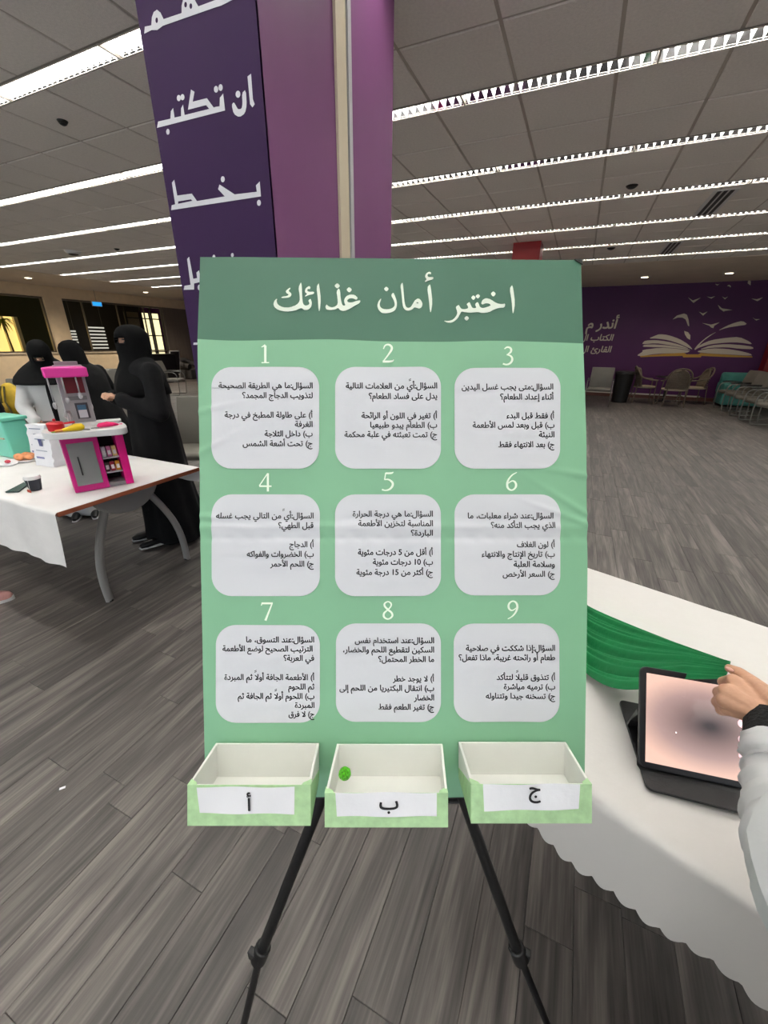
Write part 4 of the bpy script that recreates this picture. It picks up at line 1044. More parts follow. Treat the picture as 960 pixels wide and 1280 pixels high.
# ---- toy kitchen
KU = Vector((.425, .905, 0)).normalized(); KN = Vector((KU.y, -KU.x, 0)); KC = Vector((-2.245, 1.272, TZ+.003))
kit = thing('toy_kitchen', 'pink and grey toy kitchen with a white counter on the left table', 'toy kitchen', KC)
def K(u, n, z): return KC+KU*u+KN*n+Vector((0, 0, z))
def kbox(mb, u0, u1, n0, n1, z0, z1):
    P = [K(u, n, z) for z in (z0, z1) for n in (n0, n1) for u in (u0, u1)]
    return mb.add(P, [(0, 1, 3, 2), (4, 6, 7, 5), (0, 4, 5, 1), (2, 3, 7, 6), (0, 2, 6, 4), (1, 5, 7, 3)])
M_pink = mat('hot_pink_plastic', (226, 10, 130), .35); M_pinkd = mat('magenta_plastic', (190, 18, 118), .35); M_pinkl = mat('bright_pink_canopy', (238, 60, 165), .35)
M_gp2 = mat('grey_toy_plastic', (128, 128, 128), .4); M_gp3 = mat('silver_toy_plastic', (165, 163, 165), .4)
HK = .295
mb = MB(); kbox(mb, -.137, .020, -.14, 0, 0, HK); mb.obj('fridge_cabinet', M_pinkd, kit, bevel=.004)
mb = MB(); kbox(mb, -.118, -.005, 0, .004, .035, HK-.035); dr = mb.obj('fridge_door', M_gp2, kit, bevel=.001)
mb = MB(); mb.tube([K(-.085, .006, .09+.002), K(-.085, .011, .12), K(-.085, .011, .16), K(-.085, .006, .19)], .003, 8); mb.obj('door_handle', M_black, dr, True)
mb = MB(); kbox(mb, .098, .137, -.14, 0, 0, HK); mb.obj('side_post', M_pink, kit, bevel=.004)
mb = MB(); kbox(mb, .020, .098, -.14, -.134, 0, HK); mb.obj('back_panel', mat('dark_recess', (20, 14, 16), .8), kit)
for z in (.012, .075, .155):
    if z == .012: mb = MB(); kbox(mb, .020, .098, -.13, -.01, 0, .02); mb.obj('shelf', M_gp2, kit)
    else: mb = MB(); kbox(mb, .020, .098, -.13, -.012, z, z+.008); mb.obj('shelf', M_gp3, kit)
cpts = smooth_poly([(-.19, -.10), (-.20, .0), (-.16, .06), (-.08, .075), (.03, .09), (.11, .115), (.15, .09), (.165, .0), (.16, -.14), (-.15, -.15)], 2)
mb = MB(); mb.prism(cpts, lambda a, b, c: K(a, b, HK+c), .034); ct = mb.obj('counter', M_white, kit, bevel=.005)
mb = MB(); mb.prism(smooth_poly([(-.13, -.13), (.16, -.14), (.16, -.09), (.10, -.07), (-.10, -.07)], 1), lambda a, b, c: K(a, b, HK+.034+c), .016); mb.obj('raised_counter_back', M_white, kit, bevel=.003)
mb = MB(); kbox(mb, -.075, .045, -.13, -.095, HK+.04, HK+.335); tw = mb.obj('tower_panel', M_gp3, kit, bevel=.003)
mb = MB(); kbox(mb, -.05, .03, -.0955, -.088, HK+.20, HK+.30); mb.obj('tower_recess', mat('dark_red_recess', (110, 16, 30), .5), tw)
mb = MB(); kbox(mb, -.03, .025, -.0955, -.091, HK+.07, HK+.15); mb.obj('tower_window', mat('tower_dark', (70, 66, 72), .5), tw)
mb = MB(); kbox(mb, -.022, .015, -.091, -.086, HK+.075, HK+.115); mb.obj('sticker', mat('white_sticker', (215, 215, 220), .5), tw)
mb = MB(); kbox(mb, -.022, .015, -.091, -.086, HK+.115, HK+.14); mb.obj('sticker', mat('blue_sticker', (70, 110, 140), .5), tw)
mb = MB(); kbox(mb, -.05, .03, -.0955, -.087, HK+.165, HK+.185); mb.obj('dish_rack_bar', M_gp2, tw)
mb = MB(); kbox(mb, -.065, .03, -.13, -.10, HK+.335, HK+.352); mb.obj('tower_cap', M_gp2, kit, bevel=.002)
pts = [(-.125, .035), (.05, .035), (.05, -.13), (-.085, -.13), (-.125, -.03)]
mb = MB(); mb.prism(pts, lambda a, b, c: K(a, b, HK+.285+c), .045); mb.obj('canopy', M_pinkl, kit, bevel=.006)
for (u, n, l) in ((-.115, .03, .12), (-.06, .03, .10), (-.005, .03, .08)):
    mb = MB(); mb.tube([K(u, n, HK+.29), K(u, n, HK+.29-l)], .0035, 8); mb.ball(K(u, n, HK+.29-l-.012), .014, 8, (1, .5, 1.2)); mb.obj('hanging_utensil', M_gp3, kit, 2)
mb = MB(); mb.tube([K(-.06, -.05, HK+.034), K(-.06, -.05, HK+.10), K(-.065, -.035, HK+.118), K(-.08, -.01, HK+.118), K(-.088, .0, HK+.095)], .007, 10); mb.obj('toy_tap', M_gp3, kit, True)
def ktop(u, n): return K(u, n, HK+.036)
t = thing('toy_pot', 'red toy cooking pot on the white toy counter', 'toy pot', ktop(-.135, .0))
mb = MB(); mb.lathe([(.030, 0), (.034, .004), (.036, .035), (.033, .035), (.031, .006)], ktop(-.135, .0), 24, cap=True); mb.obj('pot', mat('red_plastic', (196, 16, 30), .3), t, True)
mb = MB(); mb.lathe([(.037, .035), (.030, .042), (.008, .047)], ktop(-.135, .0), 20); mb.ball(ktop(-.135, .0)+Vector((0, 0, .052)), .007, 8); mb.obj('lid', mat('red_lid', (206, 40, 48), .3), t, True)
mb = MB(); mb.tube([ktop(-.10, .0)+Vector((0, 0, .032)), ktop(-.055, .0)+Vector((0, 0, .034))], .005, 8); mb.obj('pot_handle', MATS['red_plastic'], t, True)
t = thing('toy_bottle', 'yellow toy drumstick lying on the white toy counter', 'toy food', ktop(-.07, .05))
mb = MB(); p = ktop(-.07, .055); mb.tube([p+KU*-.045+Vector((0, 0, .008)), p+KU*-.02+Vector((0, 0, .012)), p+KU*.01+Vector((0, 0, .017)), p+KU*.035+Vector((0, 0, .016)), p+KU*.045+Vector((0, 0, .014))], [.007, .011, .018, .017, .008], 12); mb.obj('body', mat('yellow_plastic', (240, 205, 20), .4), t, True)
mb = MB(); mb.tube([p+KU*-.075+Vector((0, 0, .006)), p+KU*-.04+Vector((0, 0, .008))], [.006, .007], 8); mb.obj('stick', mat('orange_plastic', (224, 140, 70), .4), t, True)
mb = MB(); p = ktop(-.12, .052); mb.tube([p+KU*-.04+Vector((0, 0, .003)), p+Vector((0, 0, .005)), p+KU*.04+Vector((0, 0, .004))], [.004, .008, .004], 10, flat=.5)
tag(mb.obj('toy_leaf', mat('lime_plastic', (140, 200, 60), .4), None, True), 'flat lime green toy piece at the front left of the toy counter', 'toy food')
t = thing('toy_fish', 'bright pink flat toy fish on the right of the toy counter', 'toy food', ktop(.08, .03))
mb = MB(); p = ktop(.075, .03); mb.tube([p+KU*-.045+Vector((0, 0, .005)), p+KU*-.035+Vector((0, 0, .010)), p+Vector((0, 0, .013)), p+KU*.03+Vector((0, 0, .010)), p+KU*.05+Vector((0, 0, .006))], [.008, .018, .022, .015, .006], 12, flat=.6); mb.obj('body', mat('neon_pink', (236, 24, 110), .35), t, True)
mb = MB(); mb.add([p+KU*.045+Vector((0, 0, .006)), p+KU*.068+KN*.012+Vector((0, 0, .006)), p+KU*.068-KN*.012+Vector((0, 0, .010))], [(0, 1, 2)]); mb.obj('tail', MATS['neon_pink'], t)
mb = MB(); p = ktop(-.02, .055); mb.lathe([(.016, 0), (.018, .003), (.006, .004)], p, 16, 1.5, .7); mb.tube([p+KU*.02+Vector((0, 0, .003)), p+KU*.055+Vector((0, 0, .004))], .003, 6)
tag(mb.obj('toy_spoon', M_gp2, None, True), 'small grey toy spoon lying in the middle of the toy counter', 'toy spoon')
cols = [(200, 200, 205), (196, 110, 150), (222, 196, 130), (60, 24, 30), (150, 24, 50), (214, 150, 40)]
nm = ['silver', 'pinkish', 'cream', 'dark brown', 'crimson', 'golden']
for i in range(6):
    u = .033+.025*(i % 3); z0 = .163 if i < 3 else .083
    p = K(u, -.035, z0)
    if i >= 3: z0 = .02; p = K(u, -.035, z0)
    else: p = K(u, -.035, .083+.0)
    hh = .055 if i < 3 else .05
    if i < 3: p = K(u, -.035, .163)
    else: p = K(u, -.035, .083)
    t = thing('toy_package', '%s toy food pack on the %s shelf of the toy kitchen' % (nm[i], 'upper' if i < 3 else 'lower'), 'toy pack', p, group='toy packs on the toy kitchen shelves')
    q = p; mm = mat(nm[i]+'_pack', cols[i], .4, var=.15, vscale=60)
    mb = MB(); mb.add([q+KU*a+KN*b+Vector((0, 0, c)) for c in (0, hh) for b in (-.012, .012*(1 if c == 0 else .6)) for a in (-.0105, .0105)], [(0, 1, 3, 2), (4, 6, 7, 5), (0, 4, 5, 1), (2, 3, 7, 6), (0, 2, 6, 4), (1, 5, 7, 3)]); mb.obj('pack_body', mm, t, bevel=.002)
    mb = MB(); mb.add([q+KU*a+KN*(.0125 if c < .03 else .0095)+Vector((0, 0, c)) for a, c in ((-.007, .012), (.007, .012), (.007, .034), (-.007, .034))], [(0, 1, 2, 3)]); mb.obj('pack_label', M_white, t)

# ---- coffee cup, phone, pastries, papers, teal box
cpos = atz(45, 612, TZ+.003)
t = thing('paper_cup', 'dark navy paper cup with a white lid and a tea tag on the left table', 'cup', cpos)
mb = MB(); mb.lathe([(.026, 0), (.027, .002), (.036, .062)], cpos, 24); mb.obj('cup_body', mat('navy_paper', (22, 28, 40), .55), t, True)
mb = MB(); mb.lathe([(.038, .062), (.039, .068), (.035, .076), (.034, .080), (.012, .080)], cpos, 24); mb.obj('lid', M_white, t, True)
mb = MB(); mb.tube([cpos+Vector((.02, -.03, .075)), cpos+Vector((.022, -.034, .04)), cpos+Vector((.02, -.036, .01))], .0008, 5); mb.obj('string', M_white, t)
mb = MB(); mb.box(cpos+Vector((.02, -.04, .007)), (.03, .003, .014)); mb.obj('tea_tag', mat('rust_tag', (170, 60, 40), .6), t)
pq = [atz(a, b, TZ+.003) for a, b in ((7, 616), (30, 604), (36.5, 606), (24, 615.5))]
mb = MB(); mb.add(pq+[p+Vector((0, 0, .007)) for p in pq], [(0, 1, 2, 3), (7, 6, 5, 4), (0, 4, 5, 1), (1, 5, 6, 2), (2, 6, 7, 3), (3, 7, 4, 0)])
tag(mb.obj('phone', mat('dark_green_case', (26, 52, 46), .5), None, bevel=.002), 'flat dark green phone lying beside the paper cup', 'phone')
def pastry(px_, py_, lab, colr, r, k):
    p = atz(px_, py_, TZ+.003)
    t = thing('pastry', lab, 'pastry', p)
    mb = MB(); mb.lathe([(r*1.5, 0), (r*1.7, .008)], p, 16); mb.obj('paper_plate', M_paper, t)
    for i in range(k):
        a = 2*PI*i/k; q = p+Vector((math.cos(a)*r*.75, math.sin(a)*r*.75, .012+r*.3)) if k > 1 else p+Vector((0, 0, r*.5+.008))
        mb = MB(); mb.ball(q, r*.55, 8, (1.2, 1, .7)); mb.obj('bun', mat('baked_'+str(colr[0]), colr, .55, var=.2, vscale=60), t, 2)
pastry(33, 575, 'plate of orange-glazed pastries in front of the white paper bags', (226, 150, 100), .05, 5)
pastry(11, 581, 'small red sweet beside the teal box', (190, 50, 70), .028, 1)
p = atz(31, 571, TZ+.003)+Vector((-.07, .22, 0))
t = thing('snack_box', 'dark snack box with golden pastries behind the glazed pastries', 'snack box', p)
mb = MB(); mb.box(p+Vector((0, 0, .03)), (.16, .10, .06)); mb.obj('box_body', mat('dark_blue_card', (40, 36, 60), .6), t, bevel=.003)
for i in range(4): mb = MB(); mb.ball(p+Vector((-.055+.037*i, 0, .07)), .024, 8, (1, 1, .7)); mb.obj('bun', mat('golden_bun', (214, 160, 90), .6), t, 2)
# teal storage box
p = Vector((-3.50, 1.45, TZ+.003))
t = thing('teal_box', 'mint green plastic box at the left end of the table', 'box', p)
mb = MB(); mb.box(p+Vector((0, 0, .125)), (.25, .14, .25)); mb.obj('box_body', mat('mint_plastic', (112, 202, 178), .4), t, bevel=.012)
mb = MB(); mb.box(p+Vector((0, 0, .26)), (.27, .16, .022)); mb.obj('lid', MATS['mint_plastic'], t, bevel=.006)
mb = MB(); mb.tube([p+Vector((-.06, -.076, .13)), p+Vector((.10, -.074, .135))], .006, 8); mb.obj('wooden_stick', mat('pale_wood', (196, 176, 150), .6), t, True)
# two printed white paper bags
for i, (bx, by, w_, h_, rz, lab) in enumerate(((-3.20, 1.50, .15, .23, .25, 'tall white paper bag with blue print, left of the pair'), (-3.00, 1.42, .17, .19, .10, 'crumpled white paper bag with faint print, right of the pair beside the toy kitchen'))):
    p = Vector((bx, by, TZ+.003)); t = thing('paper_bag', lab, 'paper bag', p, rz, group='white paper bags on the left table')
    mb = MB(); rs = []
    for k in range(9):
        z = h_*k/8; ww, dd = w_/2*(1-.05*k/8), .05*(1-.5*k/8)
        rs.append([Vector((a*ww+.004*math.sin(k*2+j), b*dd+.004*math.sin(k*3+j*2), z)) for j, (a, b) in enumerate(((-1, -1), (-.5, -1.05), (0, -.95), (.5, -1.05), (1, -1), (1, 1), (0, 1), (-1, 1)))])
    mb.rings(rs); mb.obj('bag_body', M_paper, t, world=False, smooth=True)
    for (a, z, s1, s2, c) in ((0, .15, .03, .045, (70, 74, 120)), (-.02, .055, .07, .012, (120, 124, 165)), (.0, .205 if i == 0 else .17, .09, .006, (130, 140, 160)), (.0, .10, .10, .006, (160, 168, 180))):
        mb = MB(); yy = -.05*(1-.5*z/h_)-.006; mb.box((a, yy, z), (s1, .001, s2)); mb.obj('printed_mark', mat('print_%d' % c[0], c, .6), t, world=False)
# paper scrap by the table corner
p = atz(163, 572, TZ+.004); mb = MB(); mb.box(p, (.07, .03, .001), Matrix.Rotation(.4, 3, 'Z'))
tag(mb.obj('paper_scrap', M_paper), 'small white paper scrap on the table right of the toy kitchen', 'paper')
p = atz(78, 1003-0, .001)
p = atz(78, 985, .002); mb = MB(); mb.box(p, (.018, .008, .002), Matrix.Rotation(.9, 3, 'Z')); tag(mb.obj('litter', M_paper), 'tiny white crumpled scrap on the floor left of the trays', 'scrap')

# ================================================================== CHAIRS
def tubeloop(pts, it=2):
    for _ in range(it):
        q = [pts[0]]
        for a, b in zip(pts, pts[1:]):
            a, b = Vector(a), Vector(b); q += [a*.75+b*.25, a*.25+b*.75]
        q.append(pts[-1]); pts = q
    return [Vector(p) for p in pts]
def meeting_chair(label, frame_m=M_chrome, hgt=.95):
    """faces -Y; origin on the floor"""
    t = thing('meeting_chair', label, 'chair')
    w2 = .27
    mb = MB(); rs = []
    for k in range(9):   # curved back panel
        u = k/8; z = .43+(hgt-.43)*u; y = .24+.10*u**1.5-.02*math.sin(PI*u); rs.append([Vector((x, y+.035*(x/w2)**2*-1+o_, z)) for x, o_ in [(-w2+.5*w2*i/2, 0) for i in range(9) if i <= 8 and -w2+.5*w2*i/2 <= w2+1e-6]+[(w2-.5*w2*i/2, .035) for i in range(9) if w2-.5*w2*i/2 >= -w2-1e-6]])
    mb.rings(rs); mb.obj('backrest', M_grey_up, t, True, world=False, bevel=.01, seg=3)
    mb = MB(); prof = [(-.27, .43), (-.25, .46), (-.1, .475), (.1, .46), (.24, .455), (.24, .40), (-.25, .385)]
    mb.add([(s*w2, y, z) for s in (-1, 1) for y, z in prof], [tuple(range(7)), tuple(range(13, 6, -1))]+[(i, (i+1) % 7, 7+(i+1) % 7, 7+i) for i in range(7)])
    mb.obj('seat', M_grey_up, t, True, world=False, bevel=.015, seg=3)
    for s in (-1, 1):
        x = s*(w2+.025)
        mb = MB(); mb.tube(tubeloop([(x, .27, .62), (x, .0, .66), (x, -.24, .64), (x, -.27, .40), (x, -.25, .02), (x, -.2, .013), (x, .25, .013), (x, .28, .03)], 2), .012, 8); mb.obj('side_frame', frame_m, t, True, world=False)
        mb = MB(); mb.tube(tubeloop([(x, .22, .665), (x, .0, .685), (x, -.2, .67)], 1), .019, 8, flat=.6); mb.obj('armrest', M_black, t, True, world=False)
    mb = MB(); mb.tube([(-w2-.025, .1, .40), (w2+.025, .1, .40)], .011, 8); mb.tube([(-w2-.025, -.15, .385), (w2+.025, -.15, .385)], .011, 8); mb.obj('cross_rail', frame_m, t, True, world=False)
    return t
mc = meeting_chair('x')
g_ = None
place(mc, (-3.5, 3.02, 0), math.radians(30), 'grey padded chair with chrome arms between the standing woman and the poster board', True)
# chair with the yellow backpack
pB = (-7.45, 3.35, 0)
place(mc, pB, math.radians(35), 'grey chair by the beige wall with a yellow backpack on it')
place(mc, (-8.6, 5.6, 0), math.radians(35), 'grey chair seen in the gap between the two women on the right')
place(mc, (-3.6, 3.6, 0), math.radians(30), 'grey chair partly hidden right behind the nearer padded chair')
place(mc, (.60, 12.45, 0), math.radians(-4), 'grey meeting chair facing us at the right edge of the poster board')
place(mc, (-.15, 12.6, 0), math.radians(-4), 'grey meeting chair mostly hidden behind the poster board')
for i, lab in enumerate(('farthest', 'second farthest', 'middle', 'fourth', 'nearest')):
    px_, py_ = [(890, 507), (899, 511), (909, 516), (920, 521), (934, 528)][i]
    p = Vector((3.72, 13.25-.68*i, 0))
    place(mc, (p.x, p.y, 0), math.radians(-75), 'grey padded chair in the row on the right, %s of the five' % lab, group='row of grey padded chairs on the right')
for i, (px_, py_) in enumerate(((4.85, 13.0), (4.9, 12.2), (4.7, 11.3))):
    place(mc, (px_, py_, 0), math.radians(-60), ['grey padded chair at the right edge, back one', 'grey padded chair cut by the right edge, middle one', 'grey padded chair cut by the right edge, front one'][i])
# backpack
M_yel = mat('yellow_nylon', (206, 172, 40), .6, var=.15, vscale=15)
p = Vector(pB)+Vector((.10, -.12, .49))
t = thing('backpack', 'yellow backpack with grey stripes leaning on the grey chair', 'backpack', p)
mb = MB(); mb.ball(p+Vector((0, 0, .22)), .2, 12, (.85, .6, 1.12)); mb.obj('bag', M_yel, t, 2)
for s in (-.07, .0, .07): mb = MB(); mb.tube([p+Vector((s*1.6, -.10, .02)), p+Vector((s*1.5, -.135, .2)), p+Vector((s, -.08, .4))], .012, 8); mb.obj('strap', mat('olive_strap', (92, 84, 40), .7), t, True)
mb = MB(); mb.ball(p+Vector((.0, -.12, .10)), .10, 10, (1, .5, .8)); mb.obj('front_pocket', mat('dark_yellow_nylon', (170, 136, 30), .6), t, 2)

# wicker chairs
M_wick = mat('grey_wicker', (104, 92, 80), .7, var=.2, vscale=40)
def wicker(label):
    t = thing('wicker_chair', label, 'chair')
    W = .29
    hoop = [(-W, -.22, .62), (-W, .05, .64), (-W*.98, .22, .72), (-W*.75, .29, .88), (-W*.3, .32, .955), (W*.3, .32, .955), (W*.75, .29, .88), (W*.98, .22, .72), (W, .05, .64), (W, -.22, .62)]
    mb = MB(); mb.tube(tubeloop(hoop, 2), .019, 8); mb.obj('hoop_frame', M_wick, t, True, world=False)
    mb = MB(); rs = []
    for k in range(10):
        u = k/9; z = .45+.48*u; ww = W*.9*math.sqrt(max(0.05, 1-max(0, (u-.35)/.68)**2)); y = .24+.08*u
        rs.append([Vector((ww*(i/6-1), y-.10*(abs(i/6-1)**2), z)) for i in range(13)])
    mb.rings(rs, False, False); o = mb.obj('woven_back', M_wick, t, True, world=False); s_ = o.modifiers.new('s', 'SOLIDIFY'); s_.thickness = .015
    for k in range(9):
        u = (k+.5)/9.5; z = .45+.48*u; ww = W*.9*math.sqrt(max(0.05, 1-max(0, (u-.35)/.68)**2)); y = .25+.08*u
        mb = MB(); mb.tube([Vector((ww*(i/4-1), y-.10*(abs(i/4-1)**2)+.012, z)) for i in range(9)], .009, 6); mb.obj('back_slat', M_wick, t, True, world=False)
    mb = MB(); mb.lathe([(.26, .40), (.29, .41), (.29, .44), (.26, .455), (.05, .46)], (0, 0, 0), 20, 1, .95); mb.obj('seat', mat('seat_cushion', (150, 138, 120), .7), t, True, world=False)
    for x, y in ((-.24, -.22), (.24, -.22), (-.22, .24), (.22, .24)):
        mb = MB(); mb.tube([(x*.95, y*.95, .60 if y < 0 else .5), (x, y, .3), (x*1.12, y*1.15, 0)], .014, 8); mb.obj('leg', M_wick, t, True, world=False)
    mb = MB(); mb.tube([(-.25, -.22, .18), (.25, -.22, .18)], .009, 6); mb.tube([(-.24, .25, .18), (.24, .25, .18)], .009, 6); mb.obj('stretcher', M_wick, t, True, world=False)
    return t
wk = wicker('x')
place(wk, (1.80, 13.85, 0), math.radians(95), 'brown-grey wicker chair seen from the side, left of the three by the mural', True)
place(wk, (2.42, 13.35, 0), math.radians(185), 'brown-grey wicker chair with its round back towards us, middle of the three', )
place(wk, (3.02, 14.2, 0), math.radians(-80), 'brown-grey wicker chair turned left, right of the three by the mural')
t = thing('small_table', 'small round dark table between the wicker chairs', 'table', (2.4, 14.35, 0))
mb = MB(); mb.lathe([(.30, .66), (.31, .675), (.30, .69)], (2.4, 14.35, 0), 20); mb.obj('tabletop', M_darkmetal, t, True)
mb = MB(); mb.lathe([(.03, .02), (.03, .66)], (2.4, 14.35, 0), 10); mb.lathe([(.2, 0), (.2, .02)], (2.4, 14.35, 0), 16); mb.obj('pedestal', M_black, t, True)
t = thing('waste_bin', 'black waste bin behind the grey meeting chair against the purple wall', 'bin', (1.22, 13.6, 0))
mb = MB(); mb.lathe([(.20, 0), (.24, .72), (.25, .76)], (1.22, 13.6, 0), 20); mb.obj('bin_body', M_black, t, True)
mb = MB(); mb.lathe([(.26, .76), (.25, .82), (.16, .84)], (1.22, 13.6, 0), 20); mb.obj('lid', M_black, t, True)
# teal sofa
M_teal = mat('teal_fabric', (62, 128, 122), .6, var=.15, vscale=4, bump=.4, bscale=6)
p = Vector((4.42, 14.2, 0)); t = thing('teal_sofa', 'teal plastic covered sofa against the purple wall behind the chair row', 'sofa', p)
mb = MB(); mb.box(p+Vector((0, 0, .22)), (1.6, .7, .36)); mb.obj('seat_base', M_teal, t, bevel=.05, seg=3)
mb = MB(); mb.box(p+Vector((0, .25, .62)), (1.6, .2, .45)); mb.obj('backrest', M_teal, t, bevel=.06, seg=3)
for s in (-1, 1): mb = MB(); mb.box(p+Vector((s*.73, 0, .45)), (.18, .7, .3)); mb.obj('arm', M_teal, t, bevel=.05, seg=3)
# far left: notice stand, dark chair, white chair, walking frame
p = atz(212, 474, 0); p = Vector((-15.0, 12.3, 0))
t = thing('notice_stand', 'white framed notice stand with a black panel by the grey wall', 'notice stand', p)
MR = Matrix.Rotation(math.radians(-70), 3, 'Z') @ Matrix.Rotation(math.radians(-8), 3, 'X')
def nb(name, c, d, m): mb = MB(); mb.box(p+MR @ Vector(c), d, MR); return mb.obj(name, m, t)
nb('panel', (0, .0, .68), (.62, .02, .85), M_black); nb('lower_sheet', (0, -.012, .36), (.56, .01, .22), M_white)
for s in (-1, 1): nb('frame_side', (s*.33, -.005, .58), (.04, .04, 1.12), M_white)
nb('frame_top', (0, -.005, 1.13), (.7, .04, .04), M_white); nb('frame_bottom', (0, -.005, .22), (.7, .04, .04), M_white)
for zz in (.75, .82, .95): nb('notice_line', (0, -.013, zz), (.36, .004, .025), mat('grey_print', (130, 128, 125)))
p = Vector((-15.2, 13.3, 0)); t = thing('tub_chair', 'dark grey tub armchair by the grey wall', 'armchair', p)
M_dg = mat('dark_grey_fabric', (62, 60, 60), .8)
mb = MB(); mb.box(p+Vector((0, 0, .21)), (.7, .7, .42)); mb.obj('seat', M_dg, t, bevel=.06, seg=3)
mb = MB(); mb.tube(tubeloop([p+Vector((.33, -.32, .5)), p+Vector((-.3, -.36, .6)), p+Vector((-.38, 0, .78)), p+Vector((-.3, .36, .6)), p+Vector((.33, .32, .5))], 2), .11, 10); mb.obj('back_shell', M_dg, t, True)
p = Vector((-14.3, 14.2, 0))
t = thing('wire_chair', 'pale wire chair beside the purple column in the far left distance', 'chair', p)
M_wire = mat('pale_wire', (170, 160, 145), .4)
for k in range(6):
    a = -.5+k*.2; mb = MB(); mb.tube(tubeloop([p+Vector((.2, a*.5, .45)), p+Vector((-.2, a*.5, .46)), p+Vector((-.3, a*.55, .9))], 1), .010, 6); mb.obj('wire', M_wire, t, True)
for s in (-1, 1):
    for q in (-1, 1): mb = MB(); mb.tube([p+Vector((s*.2, q*.22, .45)), p+Vector((s*.25, q*.26, 0))], .012, 6); mb.obj('leg', M_wire, t, True)
mb = MB(); mb.tube(tubeloop([p+Vector((-.2, -.26, .46)), p+Vector((-.3, -.3, .9)), p+Vector((-.3, .3, .9)), p+Vector((-.2, .26, .46))], 2), .014, 6); mb.obj('back_hoop', M_wire, t, True)
place(mc, (-11.0, 8.9, 0), math.radians(120), 'grey chair with chrome frame far behind the standing woman')
p = Vector((-14.6, 11.3, 0)); t = thing('dark_counter', 'black low counter under the bright far windows', 'counter', p)
mb = MB(); mb.box(p+Vector((0, 0, .5)), (.5, 1.3, 1.0)); mb.obj('body', M_black, t, bevel=.02)
mb = MB(); mb.box(p+Vector((0, 0, 1.02)), (.56, 1.36, .04)); mb.obj('top', M_darkmetal, t)

